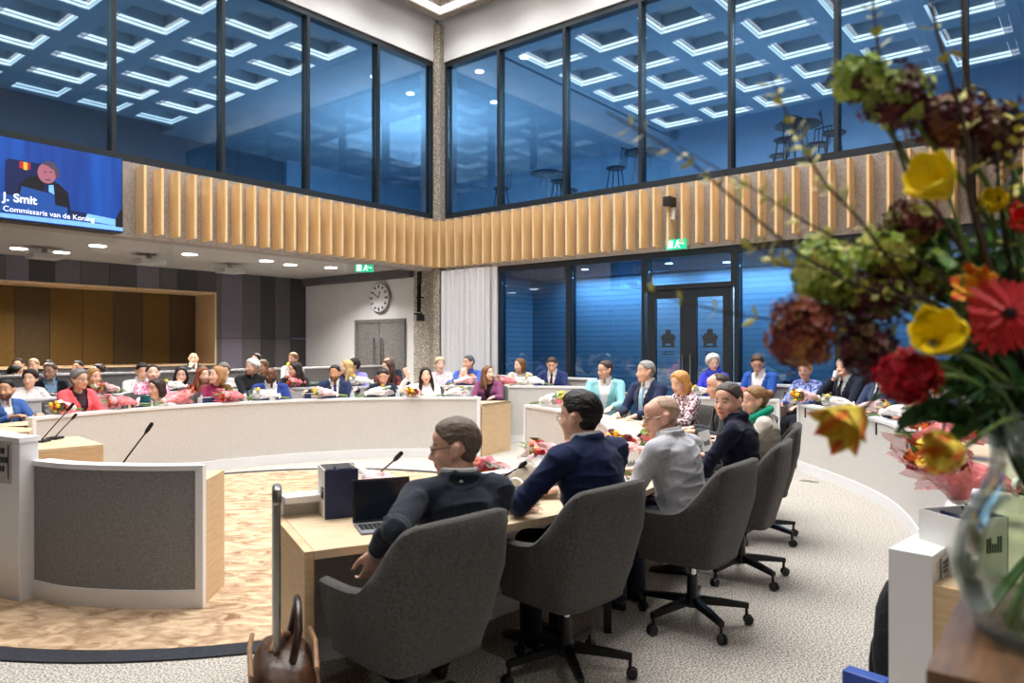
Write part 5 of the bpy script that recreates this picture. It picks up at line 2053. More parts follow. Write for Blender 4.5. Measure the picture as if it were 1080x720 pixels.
sit('smiling man in the slate blue suit', 'dark-haired smiling man in slate blue suit and navy tie, partly behind the red bloom', 929, 381.5, 8.9, look=-22,
    hair=('swept', DK), skin=LIGHT, col=(56, 68, 98), tie=(26, 32, 64), lean=3)
sit('man in black with glasses behind the flowers', 'man in black suit and glasses, mostly hidden by the flower arrangement', 988, 393, 8.1, look=-12,
    hair=('short', BR), skin=OLIVE, col=(26, 28, 34), tie=(20, 20, 24), glasses='lens_frame', lean=5)

# front row beneath the screen side
sit('bearded man in the blue jacket', 'bearded dark-haired man in blue jacket and white shirt behind the oak desk', 6, 398.5, 8.35, look=18,
    hair=('short', DK), skin=OLIVE, outfit='open', col=(62, 96, 158), beard=(30, 22, 20))
sit('grey-haired woman in the coral blazer', 'grey-haired woman in coral blazer and glasses, looking sideways', 84, 387.5, 8.65, look=72, female=True,
    hair=('full', (116, 112, 110)), skin=LIGHT, outfit='blazer', col=(226, 92, 100), shirt=(60, 40, 50), glasses='lens_frame')
sit('woman in the pink print blouse', 'dark-haired woman in pink and white print blouse, gazing upward', 161, 383.5, 9.85, look=34, pitch=10, female=True,
    hair=('bun', (58, 40, 34)), skin=PALE, outfit='blouse', col=(226, 90, 140), col2=(240, 200, 214), pscale=34)
sit('low-seated woman behind the teal jug', 'dark-haired woman in white bending low behind the teal jug', 165, 397, 9.36, look=-30, pitch=-4, female=True,
    hair=('bob', (52, 36, 30)), skin=LIGHT, outfit='blouse', col=(224, 222, 224), lean=22)
sit('blonde woman in olive and burgundy', 'blonde woman in olive and burgundy top, smiling sideways', 229, 385, 9.9, look=-55, pitch=4, female=True,
    hair=('bob', (168, 124, 80)), skin=PALE, outfit='blouse', col=(132, 42, 76), col2=(96, 84, 40), pscale=5)
sit('bald bearded man in royal blue suit', 'bald bearded man in royal blue suit and white shirt, smiling', 286, 386.5, 10.5, look=-14, hair=None,
    skin=DARK, outfit='open', col=(40, 58, 124), beard=(40, 28, 24))
sit('man with a moustache in navy', 'dark-haired man with moustache in navy suit and tie', 353, 384, 10.9, look=-6, hair=('short', DK), skin=TAN, col=(36, 46, 78), tie=(30, 40, 84), beard=(40, 30, 28))
sit('dark-haired woman in black looking down', 'dark-haired woman in black blouse, looking down at her papers', 404, 387, 11.1, look=8, pitch=-24, female=True,
    hair=('bun', (40, 28, 26)), skin=LIGHT, outfit='blouse', col=(30, 36, 50), lean=10)
sit('waving woman', 'dark-haired woman waving one raised arm, white blouse', 449, 386.5, 11.2, look=14, roll=4, female=True, pose='wave',
    hair=('long', (34, 24, 22)), skin=PALE, outfit='blouse', col=(232, 226, 228))
sit('long-haired woman in plum', 'long-haired woman in plum jacket at the open end of the front row', 515, 385, 11.55, look=42, pitch=6, female=True,
    hair=('long', (122, 82, 56)), skin=PALE, outfit='blazer', col=(122, 66, 102), shirt=(26, 24, 30))

# second row on the screen side
sit('dark-haired woman in the white floral blouse', 'dark-haired woman in loose white floral blouse, smiling to the front', 32, 388, 9.75, look=10, female=True,
    hair=('full', (44, 28, 26)), skin=PALE, outfit='blouse', col=(236, 234, 234), col2=(206, 196, 200), pscale=18, **R2)
sit('man with pale blue shirt under black jacket', 'brown-haired man in glasses, pale blue shirt under open black jacket', 53, 382, 10.7, look=4,
    hair=('short', GB_), skin=LIGHT, outfit='open', col=(26, 30, 36), shirt=(150, 184, 220), glasses='lens_frame', **R2)
sit('honey-blonde woman in black', 'honey-blonde woman in black turned behind the coral blazer', 99, 387, 10.2, look=64, female=True, hair=('bob', (156, 116, 62)), skin=LIGHT, outfit='blouse', col=(30, 28, 30), **R2)
sit('dark-haired man in white shirt facing away', 'short dark-haired man in white shirt bent beside the pink print blouse', 150, 381.5, 10.7, look=40, pitch=-14, hair=('short', DK), skin=LIGHT, outfit='shirt', col=(222, 222, 226), **R2)
sit('woman with a hand at her mouth', 'dark-haired woman in black holding a hand before her mouth', 191, 386, 11.0, look=26, female=True, hair=('bob', DK), skin=LIGHT, outfit='blouse', col=(36, 34, 40), pose='chin', **R2)
sit('auburn woman in the orange floral blouse', 'auburn long-haired woman in orange and black floral blouse', 214, 386, 10.7, look=58, female=True, hair=('long', (134, 76, 46)), skin=PALE, outfit='blouse', col=(224, 110, 84), col2=(54, 34, 34), pscale=22, **R2)
sit('grey-haired person beside the blonde', 'grey-haired person in white top just behind the blonde woman in olive', 236, 381.5, 11.8, look=30, pitch=-10, hair=('full', GR), skin=LIGHT, outfit='shirt', col=(206, 206, 206), **R2)
sit('white-haired man in black', 'white-haired man in black shirt with folded arms', 266, 377, 11.2, look=-36, hair=('full', (226, 224, 220)), skin=LIGHT, outfit='shirt', col=(32, 32, 36), pose='folded', **R2)
sit('dark-haired woman in black cardigan', 'dark-haired woman in black cardigan over white, looking aside at her bouquet', 311, 380.5, 11.6, look=-58, pitch=-8, female=True, hair=('long', (44, 30, 28)), skin=PALE, outfit='blazer', col=(34, 32, 36), **R2)
sit('wavy blonde woman', 'wavy blonde woman seen sideways behind the man with the moustache', 365, 378.5, 12.0, look=-70, female=True, hair=('long', (204, 170, 112)), skin=PALE, outfit='blouse', col=(60, 66, 96), **R2)
sit('long-haired woman in black print', 'long-haired woman in black print top before the grey double door', 409, 379, 12.1, look=-52, female=True, hair=('long', (70, 46, 38)), skin=PALE, outfit='blouse', col=(44, 34, 36), col2=(120, 50, 46), pscale=24, **R2)
sit('fair short-haired woman in the white floral top', 'short fair-haired woman in white and pink floral top beside the column', 464, 375.5, 12.3, look=20, female=True, hair=('full', (206, 188, 150)), skin=PALE, outfit='blouse', col=(238, 226, 226), col2=(222, 180, 190), pscale=16, **R2)
sit('man in blue with clasped hands', 'grey-haired man in blue shirt, hands clasped under his chin, before the curtain', 494, 374, 12.4, look=-48, hair=('short', (86, 84, 84)), skin=LIGHT, outfit='shirt', col=(64, 92, 172), pose='praying', **R2)
sit('curly brown-haired woman in beige', 'curly brown-haired woman in beige jacket before the lower window', 548, 377, 12.75, look=-50, female=True, hair=('bob', (112, 76, 48)), skin=PALE, outfit='blazer', col=(206, 192, 178), **R2)
sit('young man in navy with bowed head', 'young man in navy suit and dark tie with bowed head', 582, 375.5, 12.5, look=-10, pitch=-24, hair=('short', BR), skin=LIGHT, col=(38, 50, 98), tie=(70, 24, 34), lean=9, **R2)

# public seats behind the parapet
G3 = dict(z0=0.0)
person('dark-haired person in black at the far end, farther of two', 19, 377, 13.2, hair=('short', DK), skin=OLIVE, outfit='sweater', col=(28, 28, 32), look=20)
person('dark-haired person in black at the far end, nearer of two', 17, 384, 11.9, hair=('full', DK), skin=OLIVE, outfit='sweater', col=(24, 24, 28), look=120)
person('fair-haired man in dark jacket beneath the ochre recess', 35, 377.5, 12.55, hair=('short', (170, 140, 110)), skin=LIGHT, col=(36, 38, 44), look=10)
person('dark-haired man just behind the pale blue shirt', 51, 378.5, 13.3, hair=('short', DK), skin=LIGHT, col=(30, 34, 46), look=14)
person('dark-haired man in black between floral blouse and coral blazer, at the back', 82, 379.5, 13.2, hair=('short', DK), skin=TAN, outfit='sweater', col=(24, 24, 28), look=0)
person('dark long-haired woman at the back beyond the honey-blonde', 104, 382.5, 12.6, female=True, hair=('long', (48, 30, 28)), skin=PALE, outfit='blouse', col=(60, 34, 40), look=-40)
person('bald man in dark jacket touching his chin, before the recess edge', 204, 371.5, 14.2, hair=('fringe', (90, 70, 60)), skin=OLIVE, col=(52, 58, 56), pose='chin', look=20)
person('dark-haired woman directly behind the white-haired man in black', 270, 371.5, 14.4, female=True, hair=('bob', DK), skin=LIGHT, outfit='blouse', col=(34, 34, 40), look=-10)
person('brown-haired person peering past the white-haired man in black', 277, 378.5, 13.3, hair=('full', (120, 92, 70)), skin=TAN, outfit='sweater', col=(60, 54, 50), look=-20)
person('fair-haired woman in white with something bright yellow, by the felt wall corner', 309, 371, 14.3, female=True, hair=('full', (160, 118, 80)), skin=LIGHT, outfit='blouse', col=(232, 230, 230), scarf=(226, 200, 40), look=-20)
person('dark-haired person in lilac behind the wavy blonde woman', 373, 377, 13.2, hair=('full', DK), skin=LIGHT, outfit='shirt', col=(158, 150, 226), look=-70)
person('bald man seated right before the grey double door', 410, 376, 14.2, hair=('fringe', (120, 100, 90)), skin=LIGHT, col=(40, 44, 60), look=-60)
finish_people()
# ------------------------------------------------------------------ wrapped bouquets
film_mat('film_clear', (0.95, 0.95, 0.97), 0.30, 0.1)
film_mat('film_pink', rgb(246, 140, 146), 0.5, 0.1)
film_mat('film_blush', rgb(250, 190, 190), 0.50, 0.12)
mat('wrap_pink', rgb(228, 128, 130), 0.45, var=0.1, bump=1.0, bscale=22)
mat('wrap_white', rgb(236, 228, 222), 0.6, var=0.05, bump=1.0, bscale=22)
mat('wrap_blush', rgb(240, 190, 186), 0.5, var=0.08, bump=1.0, bscale=22)
mat('wrap_kraft', rgb(138, 124, 104), 0.8, var=0.1, bump=0.8, bscale=20)
mat('leaf_green', rgb(88, 132, 56), 0.5, var=0.25, scale=30)
mat('leaf_dark', rgb(44, 82, 38), 0.45, var=0.3, scale=30)
mat('stem_green', rgb(96, 124, 62), 0.5, var=0.15)
for n_, c_ in dict(red=(190, 30, 36), orange=(236, 120, 44), yellow=(240, 196, 40), white=(240, 236, 226), pink=(238, 130, 150), burgundy=(104, 24, 44), salmon=(240, 150, 120), lime=(170, 190, 90)).items():
    mat('bloom_' + n_, rgb(*c_), 0.55, var=0.15, scale=40, bump=0.3, bscale=60)


def bloom_mesh(kind):
    mb = MB()
    if kind == 'tulip':
        def fn(d, p):
            a = math.atan2(d.y, d.x)
            return p * (1 + 0.12 * math.cos(3 * a) * (0.4 + d.z) - 0.25 * max(0, d.z - 0.75))
        mb.ell((0, 0, 0), (0.022, 0.022, 0.032), None, 18, 10, fn)
    elif kind == 'rose':
        def fn(d, p):
            a = math.atan2(d.y, d.x)
            return p * (1 + 0.14 * math.sin(5 * a + d.z * 9) + 0.12 * math.sin(14 * d.z + 2 * a))
        mb.ell((0, 0, 0), (0.03, 0.03, 0.026), None, 20, 12, fn)
    else:
        mb.ell((0, 0, 0.004), (0.012, 0.012, 0.008), None, 10, 6)
        for k in range(14):
            a = 2 * math.pi * k / 14
            u_, v_ = Vector((math.cos(a), math.sin(a), 0.25)), Vector((-math.sin(a), math.cos(a), 0))
            mb.add([u_ * 0.008, u_ * 0.024 + v_ * 0.007, u_ * 0.038, u_ * 0.024 - v_ * 0.007], [(0, 1, 2, 3)])
    return mb


BLM = {}


def bloom(kind, colr, parent, loc, d):
    k = (kind, colr)
    if k not in BLM:
        BLM[k] = bloom_mesh(kind).mesh('bloom', 'bloom_' + colr, 60)
    o = bpy.data.objects.new('bloom', BLM[k])
    COL.objects.link(o)
    o.parent = parent
    o.location = loc
    o.rotation_euler = Vector(d).to_track_quat('Z', 'Y').to_euler()
    o.scale = (0.74,) * 3
    return o


def make_bouquet(seed, wrap, film, cols, kraft=False):
    """lies along +X, resting on z = 0; stems at -X"""
    rr = random.Random(seed)
    r = empty('bouquet')

    def cone(r0, r1, x0, x1, amp, sd, n=40, m=12, lift=0.0, arc=(0, 360)):
        rings = []
        for i in range(m + 1):
            f = i / m
            x = x0 + (x1 - x0) * f
            rad = r0 + (r1 - r0) * (f ** 0.8)
            ring = []
            for j in range(n):
                a = 2 * math.pi * j / n
                nz = noise.noise(Vector((math.cos(a) * 2.2 + sd, math.sin(a) * 2.2, x * 14))) + 0.5 * noise.noise(Vector((math.cos(a) * 6 + sd, math.sin(a) * 6, x * 40)))
                q = rad * (1 + amp * f * nz * 2) + 0.006 * nz
                zz = 0.074 + 0.6 * q * math.sin(a)
                ring.append((x + (0.05 * amp * 4 * nz * f if i > m - 3 else 0), q * math.cos(a) * 1.05, max(0.002, zz * (0.55 + 0.45 * min(1, f * 2.5)) if True else zz)))
            rings.append(ring)
        return MB().rings(rings, cap=False)
    cone(0.022, 0.092, -0.13, 0.10, 0.16, seed).build('wrapper', wrap, r, smooth=50)
    cone(0.030, 0.118, -0.12, 0.185, 0.22, seed + 5.5).build('film', film, r, smooth=35)
    mb = MB()
    for k in range(9):
        a = rr.uniform(0, 6.28)
        mb.tube([(-0.05, 0.01 * math.cos(a), 0.045 + 0.01 * math.sin(a)), (-0.15, 0.014 * math.cos(a), 0.035 + 0.010 * math.sin(a)), (-0.22 - rr.uniform(0, 0.03), 0.04 * math.cos(a), 0.022 + 0.014 * math.sin(a))], 0.004, 6)
    mb.build('stems', 'stem_green', r, smooth=50)
    mb = MB()
    for k in range(7):
        a = rr.uniform(0, 6.28)
        y, z = 0.07 * math.cos(a), 0.085 + 0.04 * math.sin(a)
        b = Vector((0.06, y * 0.7, z))
        t = Vector((0.2 + rr.uniform(-0.02, 0.05), y * 1.5, z + rr.uniform(-0.01, 0.05)))
        s = Vector((0, -math.sin(a + 1), math.cos(a + 1))) * 0.016
        mid = b.lerp(t, 0.5)
        mb.add([b, mid + s, t, mid - s], [(0, 1, 2, 3)])
    mb.build('foliage', 'leaf_green', r)
    nbl = 16
    for k in range(nbl):
        a = k * 2.399
        q = 0.078 * math.sqrt((k + 0.5) / nbl)
        loc = (0.165 + rr.uniform(-0.03, 0.025) - q * 0.35, q * 1.15 * math.cos(a), 0.092 + q * 0.72 * math.sin(a))
        bloom(rr.choice(['tulip', 'rose', 'rose', 'daisy']), cols[k % len(cols)], r, loc, (1, 1.2 * math.cos(a) * q * 8, 0.5 + math.sin(a) * q * 8))
    MB().lathe([(0.032, -0.008), (0.035, 0), (0.032, 0.008)], 14).build('ribbon', 'bloom_white', r, smooth=50, loc=(-0.11, 0, 0.05), rot=(0, math.pi / 2, 0))
    return r


BQ = {
    'pink': make_bouquet(1, 'wrap_pink', 'film_pink', ['red', 'pink', 'orange', 'white', 'salmon']),
    'white': make_bouquet(2, 'wrap_white', 'film_clear', ['white', 'yellow', 'pink', 'burgundy', 'lime']),
    'blush': make_bouquet(3, 'wrap_blush', 'film_blush', ['yellow', 'white', 'salmon', 'red']),
    'mixed': make_bouquet(4, 'wrap_blush', 'film_clear', ['yellow', 'red', 'burgundy', 'yellow', 'orange', 'white']),
    'meadow': make_bouquet(8, 'wrap_pink', 'film_pink', ['orange', 'yellow', 'red', 'burgundy', 'yellow', 'orange', 'white']),
    'kraft': make_bouquet(6, 'wrap_kraft', 'film_clear', ['white', 'lime', 'red']),
}
BQ_USED = set()


def bouquet(kind, px, py, z, yaw, label, s=1.0, d=None, pitch=0.0):
    p = at(px, py, z) if d is None else P(px, py, d)
    p.z = z + 0.001
    src = BQ[kind]
    if kind in BQ_USED:
        o = dup(src)
    else:
        o = src
        BQ_USED.add(kind)
    o.location = p
    o.rotation_euler = (0, pitch, math.radians(yaw))
    o.scale = (s, s, s)
    tag(o, label, 'bouquet', 'wrapped bouquets on the desks')
    return o


def on(line, px, off):
    """point of a desk line offset by off whose picture column is px; returns point and tangent yaw"""
    l = offset(line, off)
    k = min(range(len(l)), key=lambda i: abs(l[i].x / l[i].y * F_PX + 540 - px))
    best = l[k]
    for i in range(len(l) - 1):
        for t in range(10):
            q = l[i].lerp(l[i + 1], t / 10)
            if abs(q.x / q.y * F_PX + 540 - px) < abs(best.x / best.y * F_PX + 540 - px):
                best, k = q, i
    t = l[min(k + 1, len(l) - 1)] - l[max(0, k - 1)]
    return best, math.degrees(math.atan2(t.y, t.x))


def desk_bouquet(kind, line, off, px, z, turn, label, s=1.0):
    q, yw = on(line, px, off)
    src = BQ[kind]
    o = dup(src) if kind in BQ_USED else src
    BQ_USED.add(kind)
    o.location = (q.x, q.y, z + 0.001)
    o.rotation_euler = (0, 0, math.radians(yw + turn))
    o.scale = (s, s, s)
    tag(o, label, 'bouquet', 'wrapped bouquets on the desks')
    return o


Z1, Z2 = 0.85, 0.93
for kind, px, turn, who, s in [
    ('mixed', 70, 200, 'red and orange wrapped bouquet on the front desk ledge below the coral blazer', 1.0),
    ('pink', 133, 170, 'large pink wrapped bouquet on the front desk ledge between coral blazer and teal jug', 1.15),
    ('pink', 180, 20, 'red and pink bouquet on the front desk ledge just beyond the teal jug', 1.15),
    ('pink', 248, 190, 'pink wrapped bouquet on the front desk ledge below the blonde woman in olive', 1.15),
    ('white', 285, 160, 'pale wrapped bouquet on the front desk ledge below the bald man in royal blue', 1.1),
    ('mixed', 347, 190, 'brownish blush bouquet on the front desk ledge below the man with a moustache', 1.1),
    ('white', 394, 20, 'white wrapped bouquet on the front desk ledge beside the woman looking down', 1.1),
    ('mixed', 438, 250, 'bouquet with yellow blooms tipping over the front desk ledge below the waving woman', 1.0),
    ('white', 477, 20, 'pale green and white bouquet on the front desk ledge near its open end', 1.0),
]:
    desk_bouquet(kind, D1, 0.12, px, Z1, turn, who, s)
for kind, px, turn, who, s in [
    ('blush', 116, 200, 'pink and yellow bouquet on the second desk beside the honey-blonde woman', 1.1),
    ('white', 187, 160, 'clear wrapped bouquet on the second desk before the woman with a hand at her mouth', 1.1),
    ('pink', 316, 200, 'pink bouquet on the second desk held before the woman in the black cardigan', 1.2),
    ('white', 384, 170, 'white bouquet on the second desk below the wavy blonde woman', 1.2),
    ('blush', 488, 30, 'blush bouquet on the second desk before the man with clasped hands', 1.2),
]:
    desk_bouquet(kind, D2, 0.12, px, Z2, turn, who, s)
desk_bouquet('pink', D2B, 0.15, 538, Z2, 200, 'pink bouquet on the back desk before the curly brown-haired woman', 1.1)
desk_bouquet('white', D2B, 0.15, 566, Z2, 160, 'white bouquet on the back desk before the man with bowed head', 1.1)
for kind, off, px, z, turn, who, s in [
    ('white', -0.1, 580, 0.851, 200, 'white wrapped bouquet on the far tip of the near ring desk', 1.25),
    ('white', -0.32, 628, 0.751, 120, 'white bouquet on the ring desk right in front of the mint jacket', 1.25),
    ('blush', -0.30, 662, 0.751, 150, 'blush wrapped bouquet on the ring desk before the grey-haired man with pale blue tie', 1.3),
    ('white', -0.3, 700, 0.751, 200, 'white wrapped bouquet on the ring desk before the strawberry-blonde woman', 1.2),
]:
    desk_bouquet(kind, D3, off, px, z, turn, who, s)
bouquet('mixed', 662, 468, 0.751, 240, 'bright yellow and red bouquet on the ring desk just behind the bald man in grey', 1.25, d=5.75)
bouquet('pink', 637, 478, 0.751, 250, 'large salmon pink bouquet standing out between the black-haired man and the bald man', 1.5, d=5.3)
bouquet('blush', 590, 470, 0.751, 200, 'pale pink bouquet on the ring desk past the black-haired man, beyond the brown paper one', 1.2, d=5.1)
bouquet('mixed', 402, 503, 0.751, 195, 'flowery bouquet in clear film lying behind the laptop', 1.15, d=4.05)
bouquet('pink', 508, 492, 0.751, 280, 'pink wrapped bouquet peeking out behind the head of the man in glasses', 1.1, d=4.5)
bouquet('kraft', 560, 508, 0.751, 60, 'bouquet in brown kraft paper lying against the navy jacket', 1.5, d=4.05)
bouquet('blush', 545, 545, 0.751, 20, 'small pink bouquet by the elbow of the navy jacket', 0.55, d=3.65)
bouquet('white', 742, 408, 0.871, 190, 'white bouquet on the short desk below the white-haired woman in cobalt', 1.0, d=10.45)
bouquet('pink', 787, 408, 0.871, 170, 'pink bouquet on the short desk below the brown-haired man reading', 1.2, d=9.95)
for kind, px, turn, who, s in [
    ('mixed', 853, 110, 'red and yellow bouquet in pink film at the far end of the white curved desk', 1.25),
    ('white', 888, 60, 'pale bouquet on the white curved desk before the white-haired man drinking', 1.1),
    ('mixed', 914, 240, 'white and yellow bouquet on the white curved desk before the slate blue suit', 1.1),
    ('white', 944, 220, 'clear wrapped bouquet on the white curved desk below the man hidden by flowers', 1.25),
    ('mixed', 968, 200, 'bouquet with yellow blooms midway along the white curved desk', 1.05),
    ('pink', 990, 150, 'wide pink foil bouquet lying midway on the white curved desk', 1.5),
    ('pink', 996, 250, 'crimson foil bouquet with stems towards us on the white curved desk', 1.4),
]:
    desk_bouquet(kind, D4, -0.13, px, 0.851, turn, who, s)
o = desk_bouquet('meadow', D4, -0.1, 978, 0.851, 200, 'open bouquet with orange and yellow blooms at the near end of the white curved desk', 1.3)
o.location = (1.90, 3.22, 0.93)
o.rotation_euler = (0, -0.6, math.radians(215))
o = desk_bouquet('pink', D4, -0.3, 1000, 0.752, 60, 'pink bouquet on the oak top of the white curved desk, nearest the vase', 1.3)
o.location = (2.25, 3.5, 0.86)
o = desk_bouquet('blush', D4, -0.3, 1000, 0.752, 100, 'blush bouquet on the oak top before the man in black with glasses', 1.2)
o.location = (4.05, 6.9, 0.755)

# ------------------------------------------------------------------ cups, jugs, navy boxes and bottles on the front desks
q, _ = on(D1, 153, 0.3)
e = empty('jug', (q.x, q.y, 0.751), 0, 'teal jug standing on the front desk before the low-seated woman', 'jug')
MB().lathe([(0.05, 0), (0.06, 0.02), (0.065, 0.12), (0.055, 0.19), (0.06, 0.22), (0.055, 0.22), (0.05, 0.19)], 20).build('body', 'teal_plastic', e, smooth=40)
MB().tube([(0.06, 0, 0.19), (0.11, 0, 0.17), (0.11, 0, 0.08), (0.062, 0, 0.05)], 0.008, 8).build('handle', 'teal_plastic', e, smooth=50)
for line, off, px, z, who in [(D1, 0.3, 146, 0.751, 'beside the teal jug'), (D1, 0.3, 218, 0.751, 'before the blonde woman in olive'), (D1, 0.35, 272, 0.751, 'beside the bald man in royal blue'), (D1, 0.35, 326, 0.751, 'beside the man with a moustache'),
                              (D2, 0.3, 331, 0.831, 'before the woman in black cardigan'), (D2, 0.3, 428, 0.831, 'by the waving woman'), (D2, 0.3, 302, 0.831, 'by the white-haired man in black')]:
    q, yw = on(line, px, off)
    divider_box('small navy box on the %s desk %s' % ('front' if line is D1 else 'second', who), (q.x, q.y, z), math.radians(yw), 0.17, 0.16, 0.16, 'navy boxes along the desks')
for px, who in [(212, 'beside the navy box of the blonde woman in olive'), (258, 'near the pink bouquet of the blonde woman'), (372, 'beside the man with a moustache'), (420, 'between the downcast and the waving woman')]:
    q, yw = on(D1, px, 0.28)
    e = empty('water_bottle', (q.x, q.y, 0.751), 0, 'water bottle on the front desk ' + who, 'bottle')
    MB().lathe([(0.03, 0), (0.034, 0.01), (0.034, 0.13), (0.014, 0.18), (0.014, 0.2)], 16).build('body', 'bottle_glass', e, smooth=40)
    MB().lathe([(0.016, 0.2), (0.016, 0.222), (0.004, 0.224)], 14).build('cap', 'teal_plastic', e, smooth=40)

# glass in the hand of the white-haired man
mat('tumbler_glass', rgb(225, 232, 236), 0.08, var=0.01)
for l_, (r_, w_, m_) in HANDS.items():
    if 'lifting a glass' in l_:
        q = r_.location + Matrix.Rotation(r_.rotation_euler.z, 3, 'Z') @ (w_.lerp(m_, 0.55) + Vector((0.0, 0.045, -0.005)))
        MB().lathe([(0.026, 0), (0.033, 0.085), (0.030, 0.085), (0.024, 0.006), (0.001, 0.006)], 16).build('drinking_glass', 'tumbler_glass', smooth=40, loc=q, rot=(0.5, 0, r_.rotation_euler.z), label='drinking glass held up by the white-haired man in the dark suit', cat='glass')

# ------------------------------------------------------------------ the vase and its flowers, close to us
VC = Vector((0.976, 1.33, SBZ))
glass_mat('vase_glass', (0.93, 0.97, 0.95), 0.03)
glass_mat('vase_water', (0.86, 0.93, 0.86), 0.01)
e = empty('vase', VC, 0, 'big round-bellied clear glass vase holding the flower arrangement', 'vase')
prof = [(0.0, 0.0), (0.095, 0.0), (0.122, 0.02), (0.146, 0.09), (0.15, 0.13), (0.137, 0.2), (0.107, 0.26), (0.09, 0.31), (0.092, 0.35), (0.116, 0.416)]
ps = [(max(0.0005, p.x), p.y) for p in spline([Vector(p) for p in prof], 5)]
inner = [(max(0.0004, r - 0.005), max(z, 0.012)) for r, z in ps]
MB().lathe(ps + list(reversed(inner)), 40, cap=False).build('glass', 'vase_glass', e, smooth=60)
wp = [(max(0.0004, r - 0.007), z) for r, z in inner if z < 0.24]
MB().lathe(wp, 40).build('water', 'vase_water', e, smooth=60)
mat('petal', (1, 1, 1), 0.5, var=0.08, scale=30, attr='Col', spec=0.3)


def colour_mesh(me, cols):
    at_ = me.color_attributes.new('Col', 'FLOAT_COLOR', 'POINT')
    at_.data.foreach_set('color', np.array([(*c, 1) for c in cols]).ravel())


def tulip_bloom(name, parent, L, Rm, openness, c_in, c_edge, tip=0.0, seed=0, petals=6):
    """cup of petals rising along +Z"""
    rr = random.Random(seed)
    mb = MB()
    cols = []
    ni, nj = 9, 7
    for k in range(petals):
        a0 = 2 * math.pi * k / petals + rr.uniform(-0.1, 0.1)
        inner_ = 0.88 if k % 2 else 1.0
        op = openness * rr.uniform(0.7, 1.3)
        Lk = L * rr.uniform(0.92, 1.08)
        vs, fs = [], []
        for i in range(ni):
            t = i / (ni - 1)
            prof_r = Rm * inner_ * (math.sin(math.pi * (0.08 + 0.55 * t)) + op * max(0, t - 0.45) ** 1.5 * 2.2 + tip * max(0, t - 0.8) * 4)
            h = Lk * (t - 0.1 * t * t - (0.25 * op) * max(0, t - 0.5) ** 2)
            wdt = 1.05 * Rm * math.sin(math.pi * min(1, 0.10 + t * (0.9 if tip else 0.82))) ** 0.7
            for j in range(nj):
                s = (j / (nj - 1)) * 2 - 1
                da = s * wdt / max(0.012, prof_r)
                rad = prof_r * (1 - 0.10 * s * s) + 0.004 * math.sin(5 * t + seed + k) * abs(s)
                vs.append((rad * math.cos(a0 + da), rad * math.sin(a0 + da), h - 0.006 * s * s * t))
                f = max(0.0, 1 - abs(s) * 1.75 + 0.35 * noise.noise(Vector((s * 3, t * 5, k + seed)))) * (0.5 + 0.6 * t)
                if t > 0.9 and tip:
                    f = 1
                f = min(1, f)
                cols.append(tuple(c_in[q_] * f + c_edge[q_] * (1 - f) for q_ in range(3)))
        for i in range(ni - 1):
            for j in range(nj - 1):
                fs.append((i * nj + j, i * nj + j + 1, (i + 1) * nj + j + 1, (i + 1) * nj + j))
        mb.add(vs, fs)
    o = mb.build(name, 'petal', parent, smooth=70)
    colour_mesh(o.data, cols)
    md = o.modifiers.new('thick', 'SOLIDIFY')
    md.thickness = 0.0016
    return o


def blade(mb, pts, w):
    """strap-shaped leaf along a path"""
    pts = spline(pts, 5)
    rings = []
    n = len(pts)
    for i, p in enumerate(pts):
        t = (pts[min(i + 1, n - 1)] - pts[max(i - 1, 0)]).normalized()
        s = t.cross(Vector((0.3, -0.9, 0.2)))
        s = t.cross(Vector((0, 0, 1))) if s.length < 0.2 else s
        s.normalize()
        f = math.sin(math.pi * min(0.97, 0.12 + 0.86 * i / (n - 1))) ** 0.7
        up = s.cross(t) * 0.25 * w * f
        rings.append([p - s * w * f + up, p - up * 0.2, p + s * w * f + up, p - up * 0.2 - s.cross(t) * 0.001])
    return mb.rings(rings)


def stem_path(top, bend, foot=None):
    k = RND.uniform(0, 6.28)
    mouth = VC + Vector((0.062 * math.cos(k), 0.062 * math.sin(k), 0.34))
    if foot is None:
        foot = VC + Vector((-0.1 * math.cos(k), -0.1 * math.sin(k), 0.03))
    return spline([top, top.lerp(mouth, 0.45) + bend, mouth, foot], 8)


MT = VC + Vector((0, 0, 0.36))


